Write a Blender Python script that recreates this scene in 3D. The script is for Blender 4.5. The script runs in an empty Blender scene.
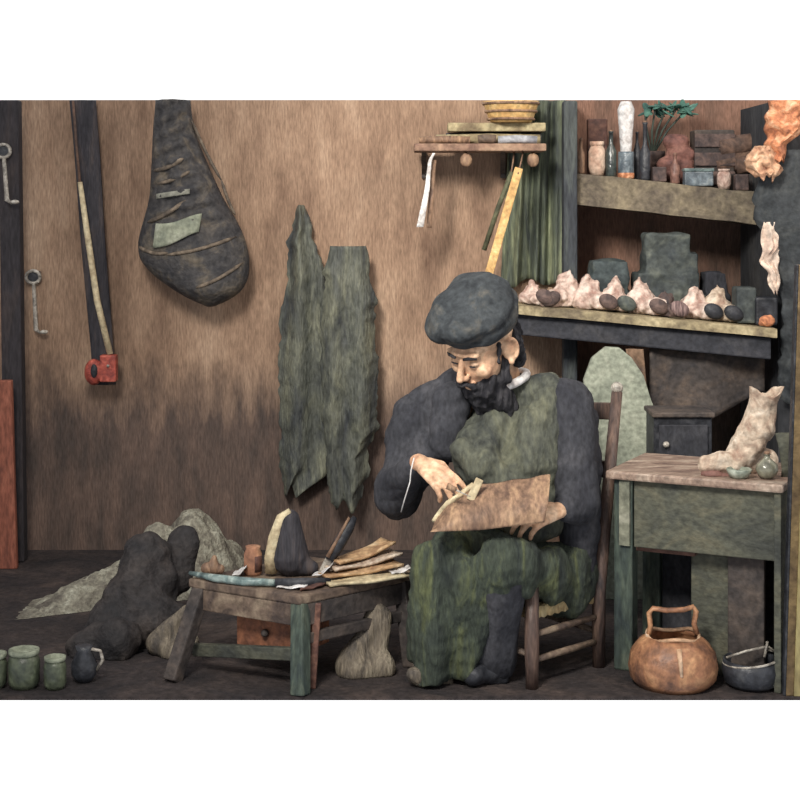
import bpy, bmesh, math, random
from mathutils import Vector, Matrix, noise, Quaternion
random.seed(4)
S = bpy.context.scene
C = S.collection
# ---------------------------------------------------------------- camera, world, light
F, H, HY = 1575.0, 1.333, 200.0            # focal length in pixels, eye height, horizon row
cd = bpy.data.cameras.new('camera'); cam = bpy.data.objects.new('camera', cd); C.objects.link(cam)
cd.sensor_width = 36; cd.lens = F*36/800; cd.shift_y = -(400-HY)/800
cam.location = (0, 0, H); cam.rotation_euler = (math.pi/2, 0, 0)
S.camera = cam
S.view_settings.view_transform = 'Standard'; S.view_settings.look = 'None'
S.view_settings.exposure = 0.3; S.view_settings.gamma = 1; S.view_settings.use_curve_mapping = False

w = bpy.data.worlds.new('world'); S.world = w; w.use_nodes = True
n = w.node_tree; n.nodes.clear()
tc = n.nodes.new('ShaderNodeTexCoord'); sx = n.nodes.new('ShaderNodeSeparateXYZ')
n.links.new(tc.outputs['Generated'], sx.inputs[0])
mr = n.nodes.new('ShaderNodeMapRange'); mr.inputs['From Min'].default_value = 0.70; mr.inputs['From Max'].default_value = 0.86
n.links.new(sx.outputs['Y'], mr.inputs['Value'])
mx = n.nodes.new('ShaderNodeMix'); mx.data_type = 'RGBA'
mx.inputs[6].default_value = (0.46, 0.46, 0.475, 1); mx.inputs[7].default_value = (1.05, 1.05, 1.05, 1)
n.links.new(mr.outputs[0], mx.inputs[0])
bg = n.nodes.new('ShaderNodeBackground'); n.links.new(mx.outputs[2], bg.inputs['Color'])
wo = n.nodes.new('ShaderNodeOutputWorld'); n.links.new(bg.outputs[0], wo.inputs['Surface'])

def lamp(name, kind, loc, to, power, col, size=1.0, spot=None, blend=1.0):
    l = bpy.data.lights.new(name, kind); l.energy = power; l.color = col
    if kind == 'AREA': l.size = size
    elif kind == 'SPOT': l.shadow_soft_size = size; l.spot_size = math.radians(spot); l.spot_blend = blend
    o = bpy.data.objects.new(name, l); C.objects.link(o); o.location = loc
    o.rotation_euler = (Vector(to)-Vector(loc)).to_track_quat('-Z', 'Y').to_euler()
    return o
lamp('key_light', 'AREA', (-0.8, 1.8, 2.9), (0.55, 5.2, 0.9), 27, (1.0, 0.95, 0.87), 0.8)  # added key light from the upper left, no window there
lamp('wall_spot', 'SPOT', (-0.7, 3.0, 2.6), (0.0, 6.0, 1.30), 135, (1.0, 0.92, 0.82), 0.15, 27, 1.0)
bpy.data.lights['key_light'].spread = math.radians(72)
lamp('shelf_fill', 'AREA', (1.75, 4.1, 2.5), (1.1, 6.0, 1.1), 17, (1.0, 0.87, 0.74), 0.5)  # added warm fill for the dark alcove and shelves, no lantern there

# ---------------------------------------------------------------- helpers
def P(px, py, Y): return Vector(((px-400)*Y/F, Y, H+(HY-py)*Y/F))
def zat(py, Y): return H+(HY-py)*Y/F
def lin(c):
    r = []
    for v in c:
        v /= 255.0
        r.append(v/12.92 if v <= 0.04045 else ((v+0.055)/1.055)**2.4)
    return r
GAIN = 1.0
MATS = {}
def mat(name, c1, c2=None, c3=None, scale=9.0, st=(1, 1, 1), rough=0.75, bump=0.25, fine=60.0, metal=0.0, spec=0.3):
    """brushy material: patches of two or three colours with fine grain"""
    if name in MATS: return MATS[name]
    c2 = c2 or [v*0.7 for v in c1]; c3 = c3 or c1
    c1, c2, c3 = [[(v*.88+sum(c)/3*.12)*.87+k for v, k in zip(c, (17, 18, 21))] for c in (c1, c2, c3)]  # haze put into the colours: greyed and lifted towards blue-grey
    m = bpy.data.materials.new(name); m.use_nodes = True; t = m.node_tree; N = t.nodes; L = t.links
    b = N['Principled BSDF']; b.inputs['Roughness'].default_value = rough; b.inputs['Metallic'].default_value = metal
    b.inputs['Specular IOR Level'].default_value = spec
    co = N.new('ShaderNodeTexCoord'); mp = N.new('ShaderNodeMapping'); mp.inputs['Scale'].default_value = st
    L.new(co.outputs['Object'], mp.inputs['Vector'])
    n1 = N.new('ShaderNodeTexNoise'); n1.inputs['Scale'].default_value = scale; n1.inputs['Detail'].default_value = 5; n1.inputs['Roughness'].default_value = 0.62
    n1.inputs['Distortion'].default_value = 0.6
    L.new(mp.outputs[0], n1.inputs['Vector'])
    cr = N.new('ShaderNodeValToRGB'); e = cr.color_ramp.elements
    e[0].position = 0.34; e[0].color = (*[v*GAIN for v in lin(c2)], 1)
    e[1].position = 0.52; e[1].color = (*[v*GAIN for v in lin(c1)], 1)
    k = e.new(0.68); k.color = (*[v*GAIN for v in lin(c3)], 1)
    L.new(n1.outputs['Fac'], cr.inputs[0])
    n2 = N.new('ShaderNodeTexNoise'); n2.inputs['Scale'].default_value = fine; n2.inputs['Detail'].default_value = 3
    L.new(mp.outputs[0], n2.inputs['Vector'])
    mr = N.new('ShaderNodeMapRange'); mr.inputs['From Min'].default_value = 0.3; mr.inputs['From Max'].default_value = 0.7
    mr.inputs['To Min'].default_value = 0.70; mr.inputs['To Max'].default_value = 1.30
    L.new(n2.outputs['Fac'], mr.inputs[0])
    mu = N.new('ShaderNodeVectorMath'); mu.operation = 'SCALE'
    L.new(cr.outputs[0], mu.inputs[0]); L.new(mr.outputs[0], mu.inputs['Scale']); L.new(mu.outputs[0], b.inputs['Base Color'])
    ad = N.new('ShaderNodeMath'); ad.operation = 'ADD'; L.new(n1.outputs['Fac'], ad.inputs[0]); L.new(n2.outputs['Fac'], ad.inputs[1])
    bu = N.new('ShaderNodeBump'); bu.inputs['Strength'].default_value = bump; bu.inputs['Distance'].default_value = 0.012
    L.new(ad.outputs[0], bu.inputs['Height']); L.new(bu.outputs[0], b.inputs['Normal'])
    MATS[name] = m; return m

def tag(o, label, cat, group=None, kind=None):
    o['label'] = label; o['category'] = cat
    if group: o['group'] = group
    if kind: o['kind'] = kind
    return o
def empty(name, loc, label, cat, group=None):
    o = bpy.data.objects.new(name, None); C.objects.link(o); o.location = loc; o.empty_display_size = 0.05
    return tag(o, label, cat, group)
def link(name, me, m, parent=None, smooth=True, label=None):
    """mesh data is in world coordinates; put the origin at the parent's base"""
    o = bpy.data.objects.new(name, me); C.objects.link(o)
    if m: me.materials.append(m) if not me.materials else None
    if parent:
        o.parent = parent; me.transform(Matrix.Translation(-parent.matrix_basis.translation) if parent.parent is None
                     else Matrix.Translation(-parent.parent.matrix_basis.translation))
    else:
        xs = [v.co for v in me.vertices]; c = Vector((sum(v.x for v in xs)/len(xs), sum(v.y for v in xs)/len(xs), min(v.z for v in xs)))
        me.transform(Matrix.Translation(-c)); o.location = c
    if smooth:
        for p in me.polygons: p.use_smooth = True
    if label: o['label'] = label
    return o
def obj(name, bm, m, parent=None, smooth=False, label=None, bevel=0.0, mods=None):
    bmesh.ops.recalc_face_normals(bm, faces=bm.faces)
    me = bpy.data.meshes.new(name); bm.to_mesh(me); bm.free()
    o = link(name, me, m, parent, smooth, label)
    if bevel:
        b = o.modifiers.new('bevel', 'BEVEL'); b.width = bevel; b.segments = 2; b.limit_method = 'ANGLE'
    return o
def B(): return bmesh.new()
def box(bm, c, s, rz=0, M=None):
    r = bmesh.ops.create_cube(bm, size=1.0)['verts']
    T = (Matrix.Translation(c) @ Matrix.Rotation(rz, 4, 'Z') if M is None else M) @ Matrix.Diagonal((*s, 1))
    bmesh.ops.transform(bm, matrix=T, verts=r); return r
def beam(bm, a, b, w_, h_, up=(0, 0, 1), taper=1.0):
    """rectangular bar a->b, width w_ sideways, h_ along up"""
    a = Vector(a); b = Vector(b); d = (b-a).normalized(); u = Vector(up)
    if abs(d.dot(u)) > 0.95: u = Vector((0, 1, 0))
    s = d.cross(u).normalized(); u = s.cross(d).normalized()
    vs = []
    for p, k in ((a, 1.0), (b, taper)):
        for i, j in ((-1, -1), (1, -1), (1, 1), (-1, 1)):
            vs.append(bm.verts.new(p+s*(i*w_/2*k)+u*(j*h_/2*k)))
    for f in ((0, 1, 2, 3), (7, 6, 5, 4), (0, 4, 5, 1), (1, 5, 6, 2), (2, 6, 7, 3), (3, 7, 4, 0)):
        bm.faces.new([vs[i] for i in f])
def tube(bm, pts, rs, seg=12):
    pts = [Vector(p) for p in pts]
    if not hasattr(rs, '__len__'): rs = [rs]*len(pts)
    rings = []; pu = None
    for i, p in enumerate(pts):
        d = (pts[min(i+1, len(pts)-1)]-pts[max(i-1, 0)]).normalized()
        if pu is None: pu = d.orthogonal().normalized()
        else: pu = (pu-d*pu.dot(d)).normalized()
        v = d.cross(pu)
        rings.append([bm.verts.new(p+(pu*math.cos(2*math.pi*k/seg)+v*math.sin(2*math.pi*k/seg))*rs[i]) for k in range(seg)])
    for a, b in zip(rings, rings[1:]):
        for k in range(seg): bm.faces.new([a[k], a[(k+1) % seg], b[(k+1) % seg], b[k]])
    bm.faces.new(rings[0][::-1]); bm.faces.new(rings[-1])
def lathe(bm, prof, c, seg=28, sx=1.0, sy=1.0, M=None):
    c = Vector(c); rings = []
    for r, z in prof:
        vs = []
        for k in range(seg):
            a = 2*math.pi*k/seg; v = Vector((r*sx*math.cos(a), r*sy*math.sin(a), z))
            if M is not None: v = M @ v
            vs.append(bm.verts.new(c+v))
        rings.append(vs)
    for a, b in zip(rings, rings[1:]):
        for k in range(seg): bm.faces.new([a[k], a[(k+1) % seg], b[(k+1) % seg], b[k]])
    bm.faces.new(rings[0][::-1]); bm.faces.new(rings[-1])
def sph(bm, c, r, M=None, sub=3):
    v = bmesh.ops.create_icosphere(bm, subdivisions=sub, radius=1.0)['verts']
    if not hasattr(r, '__len__'): r = (r, r, r)
    T = Matrix.Translation(c) @ (M.to_4x4() if M is not None else Matrix()) @ Matrix.Diagonal((*r, 1))
    bmesh.ops.transform(bm, matrix=T, verts=v)
def cap(bm, a, b, ra, rb=None):
    rb = ra if rb is None else rb; a = Vector(a); b = Vector(b)
    sph(bm, a, ra, sub=2); sph(bm, b, rb, sub=2)
    if (b-a).length > 1e-4: tube(bm, [a, b], [ra*0.99, rb*0.99], 16)
def sheet(bm, fn, nu, nv, th, thdir=None):
    """closed slab: front fn(u,v), back = front moved by thdir*th"""
    td = Vector(thdir) if thdir is not None else Vector((0, 1, 0))
    f = [[bm.verts.new(fn(i/nu, j/nv)) for j in range(nv+1)] for i in range(nu+1)]
    b = [[bm.verts.new(f[i][j].co+td*th) for j in range(nv+1)] for i in range(nu+1)]
    for i in range(nu):
        for j in range(nv):
            bm.faces.new([f[i][j], f[i+1][j], f[i+1][j+1], f[i][j+1]])
            bm.faces.new([b[i][j], b[i][j+1], b[i+1][j+1], b[i+1][j]])
    for i in range(nu):
        bm.faces.new([f[i][0], b[i][0], b[i+1][0], f[i+1][0]]); bm.faces.new([f[i][nv], f[i+1][nv], b[i+1][nv], b[i][nv]])
    for j in range(nv):
        bm.faces.new([f[0][j], f[0][j+1], b[0][j+1], b[0][j]]); bm.faces.new([f[nu][j], b[nu][j], b[nu][j+1], f[nu][j+1]])
def fuse(name, bm, m, parent=None, voxel=0.006, sm=4, disp=None, label=None):
    """grow overlapping closed pieces into one continuous skin"""
    bmesh.ops.recalc_face_normals(bm, faces=bm.faces)
    me = bpy.data.meshes.new('t'); bm.to_mesh(me); bm.free()
    o = bpy.data.objects.new('t', me); C.objects.link(o)
    r = o.modifiers.new('r', 'REMESH'); r.mode = 'VOXEL'; r.voxel_size = voxel; r.use_smooth_shade = True
    s = o.modifiers.new('s', 'SMOOTH'); s.factor = 0.5; s.iterations = sm
    dg = bpy.context.evaluated_depsgraph_get(); dg.update()
    me2 = bpy.data.meshes.new_from_object(o.evaluated_get(dg)); me2.name = name; me2.materials.clear()
    bpy.data.objects.remove(o); bpy.data.meshes.remove(me)
    if disp:
        nr = [v.normal.copy() for v in me2.vertices]
        for v, q in zip(me2.vertices, nr): v.co = v.co+q*disp(v.co)
    return link(name, me2, m, parent, True, label)
def wr(sc, amp, st=(1, 1, 1)):
    return lambda c: amp*noise.noise(Vector((c.x*sc*st[0], c.y*sc*st[1], c.z*sc*st[2])))
def outline(bm, pts, d0, d1, M=None):
    """solid with a closed front outline (list of points) and another for the back"""
    f = [bm.verts.new(p) for p in d0]; b = [bm.verts.new(p) for p in d1]; k = len(f)
    bm.faces.new(f); bm.faces.new(b[::-1])
    for i in range(k): bm.faces.new([f[i], f[(i+1) % k], b[(i+1) % k], b[i]])
def interp(tab, t):
    for (a, va), (b, vb) in zip(tab, tab[1:]):
        if t <= b:
            k = (t-a)/(b-a) if b > a else 0
            k = max(0, min(1, k)); return [p+(q-p)*k for p, q in zip(va, vb)]
    return list(tab[-1][1])

# ---------------------------------------------------------------- materials
m_iron = mat('dark_iron', (44, 46, 50), (26, 27, 30), (80, 80, 78), rough=0.45, spec=0.5)
m_navy = mat('navy_wool', (44, 44, 47), (32, 32, 36), (60, 59, 61), scale=7, st=(1.5, 1, .8), rough=0.9, bump=0.3)
m_cap = mat('cap_wool', (50, 54, 54), (30, 33, 34), (78, 74, 64), scale=14, rough=0.95, bump=0.4)
m_shirt = mat('olive_shirt', (74, 76, 60), (40, 43, 38), (100, 100, 74), scale=9, st=(1.6, 1, .7), rough=0.9, bump=0.4)
m_apron = mat('green_apron', (54, 62, 45), (30, 36, 30), (86, 92, 50), scale=9, st=(2.2, 1, .6), rough=0.9, bump=0.5)
m_skin = mat('skin', (222, 172, 128), (192, 136, 98), (240, 200, 158), scale=18, rough=0.6, bump=0.12)
m_beard = mat('black_beard', (34, 32, 34), (20, 19, 21), (58, 55, 54), scale=60, rough=0.9, bump=0.8, st=(1, 1, .4))
m_tan = mat('tan_leather', (140, 104, 74), (92, 64, 46), (176, 136, 96), scale=14, st=(2, 1, .8), rough=0.6)
m_pale = mat('pale_leather', (196, 172, 144), (150, 116, 92), (224, 206, 182), scale=20, rough=0.75, bump=0.4)
m_pink = mat('pinkish_leather', (214, 184, 164), (160, 118, 100), (236, 216, 198), scale=22, rough=0.75, bump=0.4)
m_dwood = mat('dark_wood', (66, 56, 48), (40, 35, 32), (92, 76, 62), scale=9, st=(1, 1, 1), rough=0.7)
m_bwood = mat('bench_wood', (108, 86, 66), (60, 46, 38), (150, 128, 100), scale=11, rough=0.6)
m_rwood = mat('red_brown_wood', (92, 54, 40), (48, 32, 28), (130, 84, 60), scale=12, rough=0.6)
m_gwood = mat('green_brown_wood', (76, 76, 58), (48, 50, 42), (98, 92, 66), scale=6, st=(1, 1, 1.5), rough=0.7)
m_gpost = mat('green_post', (60, 72, 58), (36, 46, 42), (92, 100, 78), scale=10, st=(2, 2, .5), rough=0.6)
m_olive = mat('olive_hide', (84, 86, 72), (50, 53, 52), (122, 122, 96), scale=7, st=(2.4, 1, .6), rough=0.65, bump=0.5)
m_sack = mat('dark_leather_sack', (62, 58, 54), (36, 35, 36), (96, 84, 66), scale=12, rough=0.7, bump=0.5)
m_cream = mat('cream_wood', (206, 186, 140), (170, 146, 104), (222, 206, 160), scale=20, rough=0.6)
m_yellow = mat('yellow_wood', (226, 176, 96), (200, 146, 74), (236, 196, 124), scale=20, rough=0.6)
m_red = mat('red_paint', (176, 64, 44), (120, 40, 32), (206, 96, 70), scale=30, rough=0.5)
m_white = mat('white_paper', (226, 222, 216), (190, 180, 172), (240, 238, 234), scale=25, rough=0.8)
m_orange = mat('orange_cloth', (214, 128, 76), (150, 84, 54), (240, 186, 138), scale=26, rough=0.85, bump=0.6)
m_teal = mat('teal_glaze', (104, 128, 122), (56, 76, 76), (160, 176, 164), scale=20, rough=0.35, spec=0.6)
m_copper = mat('worn_copper', (164, 104, 62), (92, 56, 38), (206, 146, 92), scale=12, rough=0.5, spec=0.5)
m_dgreen = mat('dark_green_box', (62, 68, 62), (40, 46, 46), (90, 94, 80), scale=12, rough=0.7)
m_straw = mat('straw', (200, 172, 112), (140, 106, 66), (232, 212, 156), scale=40, st=(1, 1, .3), rough=0.8, bump=0.6)
m_black = mat('black_leather', (34, 35, 38), (20, 20, 22), (58, 58, 60), scale=20, rough=0.5)
m_sole = mat('brown_sole', (84, 64, 56), (50, 40, 38), (112, 86, 74), scale=26, rough=0.7)
m_blue = mat('blue_grey_glass', (104, 118, 124), (64, 76, 84), (150, 160, 160), scale=26, rough=0.35, spec=0.6)
m_plaster_g = mat('pale_green_paint', (150, 156, 132), (122, 128, 108), (172, 174, 150), scale=6, rough=0.8)
m_gilt = mat('gilding', (176, 158, 92), (128, 104, 52), (202, 190, 130), scale=5, st=(1, 1, .4), rough=0.4, metal=0.3, spec=0.6)
m_giltd = mat('dark_gilding', (120, 94, 52), (84, 62, 34), (140, 112, 62), scale=8, rough=0.45, metal=0.3)

# wall plaster: tan, streaked by brush and damp, with a dark red-brown painted dado whose edge is ragged
def wall_mat(name, base, dark, light, dado, dz, amp=0.16):
    m = bpy.data.materials.new(name); m.use_nodes = True; t = m.node_tree; N = t.nodes; L = t.links
    b = N['Principled BSDF']; b.inputs['Roughness'].default_value = 0.92; b.inputs['Specular IOR Level'].default_value = 0.15
    g = N.new('ShaderNodeNewGeometry')
    def nz(sc, st, det=5):
        mp = N.new('ShaderNodeMapping'); mp.inputs['Scale'].default_value = st; L.new(g.outputs['Position'], mp.inputs[0])
        q = N.new('ShaderNodeTexNoise'); q.inputs['Scale'].default_value = sc; q.inputs['Detail'].default_value = det
        q.inputs['Roughness'].default_value = 0.6; L.new(mp.outputs[0], q.inputs['Vector']); return q.outputs['Fac']
    big = nz(1.7, (1.5, 1, .55)); mid = nz(7, (1.8, 1, .5)); fine = nz(75, (2.2, 1, .35), 2)
    cr = N.new('ShaderNodeValToRGB'); e = cr.color_ramp.elements
    e[0].position = 0.36; e[0].color = (*lin(dark), 1); e[1].position = 0.52; e[1].color = (*lin(base), 1)
    k = e.new(0.66); k.color = (*lin(light), 1)
    av = N.new('ShaderNodeMix'); av.inputs[0].default_value = 0.42; L.new(big, av.inputs[2]); L.new(mid, av.inputs[3]); L.new(av.outputs[0], cr.inputs[0])
    cr2 = N.new('ShaderNodeValToRGB'); e = cr2.color_ramp.elements
    e[0].position = 0.36; e[0].color = (*lin(dado[0]), 1); e[1].position = 0.66; e[1].color = (*lin(dado[1]), 1); L.new(mid, cr2.inputs[0])
    sp = N.new('ShaderNodeSeparateXYZ'); L.new(g.outputs['Position'], sp.inputs[0])
    nn = N.new('ShaderNodeMath'); nn.operation = 'MULTIPLY_ADD'; L.new(mid, nn.inputs[0]); nn.inputs[1].default_value = amp*2; L.new(sp.outputs['Z'], nn.inputs[2])
    r = N.new('ShaderNodeMapRange'); L.new(nn.outputs[0], r.inputs[0]); r.inputs['From Min'].default_value = dz-0.14+amp; r.inputs['From Max'].default_value = dz+0.12+amp
    m2 = N.new('ShaderNodeMix'); m2.data_type = 'RGBA'; L.new(r.outputs[0], m2.inputs[0]); L.new(cr2.outputs[0], m2.inputs[6]); L.new(cr.outputs[0], m2.inputs[7])
    fr = N.new('ShaderNodeMapRange'); L.new(fine, fr.inputs[0]); fr.inputs['From Min'].default_value = .3; fr.inputs['From Max'].default_value = .7
    fr.inputs['To Min'].default_value = .74; fr.inputs['To Max'].default_value = 1.26
    v = N.new('ShaderNodeVectorMath'); v.operation = 'SCALE'; L.new(m2.outputs[2], v.inputs[0]); L.new(fr.outputs[0], v.inputs['Scale'])
    L.new(v.outputs[0], b.inputs['Base Color'])
    bu = N.new('ShaderNodeBump'); bu.inputs['Strength'].default_value = .35; bu.inputs['Distance'].default_value = .01
    ad = N.new('ShaderNodeMath'); L.new(mid, ad.inputs[0]); L.new(fine, ad.inputs[1]); L.new(ad.outputs[0], bu.inputs['Height']); L.new(bu.outputs[0], b.inputs['Normal'])
    return m
m_wall = wall_mat('plaster', (154, 128, 108), (112, 90, 76), (180, 154, 132), ((80, 71, 67), (112, 94, 85)), 0.62, .22)
m_alc = wall_mat('alcove_plaster', (136, 106, 92), (92, 78, 70), (156, 120, 102), ((74, 66, 62), (104, 88, 78)), 0.72)
m_pier = mat('dark_pier_plaster', (48, 48, 48), (34, 35, 36), (66, 64, 60), scale=5, st=(1, 1, .4), rough=0.9)
m_floor = mat('dirt_floor', (50, 40, 35), (30, 25, 24), (72, 57, 48), scale=5, rough=0.95, bump=0.6)

# ---------------------------------------------------------------- structure
def struct(name, bm, m):
    o = obj(name, bm, m); o['kind'] = 'structure'; return o
YW = 6.0; ZT = zat(100, YW)
XA = P(577, 0, YW).x
b = B(); box(b, (0, (4.228+6.5)/2, -0.005), (7.0, 6.5-4.228, 0.01)); struct('floor', b, m_floor)
b = B(); box(b, ((-3.5+XA)/2, YW+0.16, ZT/2), (XA+3.5, 0.32, ZT)); struct('wall_back', b, m_wall)
b = B(); box(b, ((3.5+XA)/2, YW+0.26, zat(100, 6.2)/2), (3.5-XA, 0.12, zat(100, 6.2))); struct('wall_alcove', b, m_alc)
xp = P(778, 0, 5.45).x
b = B(); box(b, ((xp+3.5)/2, 5.75, zat(100, 5.45)/2), (3.5-xp, 0.6, zat(100, 5.45))); struct('wall_right', b, m_pier)

# ---------------------------------------------------------------- wall things, left
# hooks: ring, shank and foot in pale iron
m_pewter = mat('pale_iron', (168, 158, 140), (96, 88, 78), (214, 206, 190), scale=40, rough=0.4, spec=0.6)
def hook(px, py, py2, dx, label, Yh=6.0):
    t = empty('wall_hook', P(px, py2, Yh-.05), label, 'hook', None)
    b = B()
    c = P(px, py, Yh-.025); R = 0.024
    tube(b, [c+Vector((R*1.1*math.cos(a), 0, R*math.sin(a))) for a in [2*math.pi*k/20 for k in range(21)]], 0.0065, 8); obj('hook_ring', b, m_pewter, t, True)
    b = B(); box(b, c+Vector((0, 0.013, 0)), (0.05, 0.022, 0.044)); obj('mount_plate', b, m_iron, t, bevel=.004)
    b = B(); tube(b, [P(px+dx*.2, py+7, Yh-.025), P(px+dx*.6, (py+py2)/2, Yh-.028), P(px+dx, py2-3, Yh-.03), P(px+dx+5, py2, Yh-.04)], [.007, .008, .009, .006], 8)
    obj('hook_shank', b, m_pewter, t, True)
    b = B(); sph(b, P(px+dx+8, py2-1, Yh-.045), (.016, .012, .008)); obj('hook_tip', b, m_pewter, t, True)
hook(33, 277, 333, 3, 'pale iron ring hook left of the hanging stick, lower of the two on the wall')
hook(3, 151, 203, 4, 'pale iron ring hook on the dark upright at the left edge, the upper of two', 5.79)

# long dark stripe down the wall, with cream stick and red block in front of it
def stripe(u, v):
    x = 82+22*v; hw = 13-2*v
    p = P(x+(u-.5)*2*hw, 100+285*v, 5.93); p.y += .008*math.sin(v*9)+.006*math.cos(u*6.28); return p
b = B(); sheet(b, stripe, 8, 30, .014)
tag(obj('dark_stripe', b, mat('blue_black', (48, 44, 46), (34, 32, 35), (72, 60, 54), scale=8, st=(3, 1, .5), rough=.8), None, True), 'long dark stripe running down the wall behind the cream stick', 'stripe')
t = empty('hanging_stick', P(101, 386, 5.86), 'cream wooden stick with a red block at its foot, hanging from a cord', 'stick')
b = B(); tube(b, [P(73, 100.5, 5.88), P(76, 140, 5.875), P(80, 184, 5.87)], .005, 8); obj('cord', b, mat('brown_cord', (112, 80, 60)), t, True)
b = B(); tube(b, [P(80, 182, 5.87), P(87, 232, 5.865), P(97, 300, 5.86), P(110, 354, 5.86)], [.009, .0115, .012, .012], 10); obj('stick_shaft', b, m_cream, t, True)
b = B(); box(b, P(109, 368, 5.86), (.06, .05, .10)); sph(b, P(94, 372, 5.86), (.036, .03, .05))
fuse('red_block', b, m_red, t, .004, 3)
b = B(); sph(b, P(94, 371, 5.833), (.013, .007, .026)); obj('hole_shade', b, m_black, t, True, label='black oval standing for the shade of a hole in the red block')  # no real opening: its shade is a solid black oval
b = B(); sph(b, P(108, 366, 5.833), .006); obj('rivet', b, m_pewter, t, True)

# red plank at the left edge
b = B(); box(b, P(-3, 465, 5.7), (.11, .03, .58)); 
for v in b.verts:
    if v.co.z < .4 and v.co.x > P(0, 0, 5.7).x: v.co.x += .02
o = tag(obj('red_plank', b, mat('red_orange_wood', (150, 76, 50), (108, 54, 38), (178, 100, 70), scale=8, st=(2, 2, .5)), bevel=.004), 'red orange plank standing at the left edge against the dark upright', 'plank')
o.location.z = 0; o.scale = (1, 1, 1)
for v in o.data.vertices:
    if v.co.z > .1: v.co.z = zat(380, 5.7)
    elif v.co.z < .05: v.co.z = 0.0
b = B(); beam(b, P(10, 100.5, 5.82), Vector((P(16, 0, 5.82).x, 5.82, 0)), .075, .06)
tag(obj('dark_upright', b, mat('dark_upright_wood', (44, 38, 38), (30, 27, 28), (60, 48, 42), scale=6, st=(2, 2, .4), rough=.8), bevel=.006), 'dark wooden upright post running up the left edge of the wall', 'post')

# hanging sack
t = empty('hanging_sack', P(200, 302, 5.85), 'dark wrinkled leather sack with a pale green patch hanging on the wall', 'sack')
tab = [(100, (156, 190)), (130, (153, 194)), (160, (152, 206)), (200, (150, 224)), (225, (142, 240)), (250, (136, 249)), (268, (144, 250)), (285, (166, 248)), (300, (190, 234)), (306, (200, 222))]
def stab(py):
    q = [interp(tab, max(100, min(306, py+d))) for d in (-12, -8, -4, 0, 4, 8, 12)]
    e = max(0, 1-max(0, (py-292)/14)**2)**.5 if py > 292 else 1
    a, c = sum(t_[0] for t_ in q)/7, sum(t_[1] for t_ in q)/7; m = (a+c)/2; return (m-(m-a)*max(e, .25), m+(c-m)*max(e, .25))
b = B(); rings = []
seg = 40; rows = 64
for j in range(rows+1):
    py = 100.5+(306-100.5)*j/rows; x0, x1 = stab(py); hw = (x1-x0)/2; cx = (x0+x1)/2
    dep = min(.115, .035+hw*5.85/F*.62)
    vs = []
    for k in range(seg):
        a = 2*math.pi*k/seg; c = P(cx+hw*math.cos(a), py, 5.86); c.y += -dep*math.sin(a)*(1 if math.sin(a) > 0 else .25)
        if py < 225:
            c.y += (.010*math.sin((py*.42+math.cos(a)*3.5))+.008*math.sin(a*9+py*.05))*max(0, math.sin(a))
        vs.append(b.verts.new(c))
    rings.append(vs)
for r0, r1 in zip(rings, rings[1:]):
    for k in range(seg): b.faces.new([r0[k], r0[(k+1) % seg], r1[(k+1) % seg], r1[k]])
b.faces.new(rings[0][::-1]); b.faces.new(rings[-1]); obj('sack_body', b, m_sack, t, True)
def onsack(px, py, off=.004):
    x0, x1 = stab(py); hw = (x1-x0)/2; cx = (x0+x1)/2; c = max(-.98, min(.98, (px-cx)/hw)); dep = min(.115, .035+hw*5.85/F*.62)
    p = P(px, py, 5.86); p.y -= dep*math.sqrt(1-c*c)+off; return p
b = B(); sheet(b, lambda u, v: onsack(160+46*u-3*v, 215+8*(1-u)+v*(24-6*u)+2*math.sin(u*5), .016), 12, 8, .008); obj('patch', b, mat('pale_green_patch', (146, 150, 122), (112, 118, 98), (170, 172, 146)), t, True, label='pale green patch')
b = B(); tube(b, [P(173, 108, 5.85), Vector((P(173, 108, 5.85).x, 6.01, P(173, 108, 5.85).z))], .007, 8); obj('nail', b, m_iron, t, True)
m_fold = mat('brown_folds', (104, 88, 68), (70, 60, 50), (140, 120, 96), scale=20)
for (x0, y0, x1, y1, r) in ((156, 171, 188, 158, .008), (158, 184, 196, 170, .007), (150, 222, 190, 200, .008), (140, 246, 172, 252, .007), (170, 254, 238, 236, .007), (200, 286, 244, 262, .007), (192, 120, 222, 180, .006), (222, 180, 236, 215, .006)):
    b = B(); tube(b, [onsack(x0+(x1-x0)*k/8, y0+(y1-y0)*k/8+3*math.sin(k/8*3.1), .002) for k in range(9)], [.002]+[r]*7+[.002], 8); obj('fold', b, m_fold, t, True)
b = B(); sheet(b, lambda u, v: onsack(160+34*u, 194-5*u+v*5, .012), 10, 3, .006); obj('binding', b, mat('grey_binding', (138, 136, 118)), t, True, label='pale grey binding strip')

# two hanging hides
def hide(name, tab, Y, label, ph, dep=.05):
    b = B(); y0, y1 = tab[0][0], tab[-1][0]
    def fn(u, v):
        py = y0+(y1-y0)*v; a, c = interp(tab, py)
        j0 = 5*noise.noise(Vector((py*.05, ph, 0)))+3*noise.noise(Vector((py*.16, ph, 5))); j1 = 6*noise.noise(Vector((py*.045, ph, 9)))+3*noise.noise(Vector((py*.14, ph, 15)))
        k = min(1, v*12); a += j0*k; c += j1*k
        p = P(a+(c-a)*u, py+6*math.sin(u*9+ph)*v, Y)
        p.y += dep*(-math.sin(u*math.pi)*.8)+.018*math.sin(u*11+ph+v*1.4)*min(1, v*4)+.012*noise.noise(Vector((u*3, v*7, ph)))
        return p
    x0, x1 = tab[0][1]; t = empty(name, P((x0+x1)/2, y1, Y), label, 'leather hide', 'hides hanging on the wall')
    sheet(b, fn, 36, 70, .012); obj('hide_body', b, m_olive, t, True)
    b = B(); q = P((x0+x1)/2, y0+8, Y); tube(b, [q-Vector((0, .02, 0)), Vector((q.x, 6.01, q.z))], .006, 8); obj('nail', b, m_iron, t, True)
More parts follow.
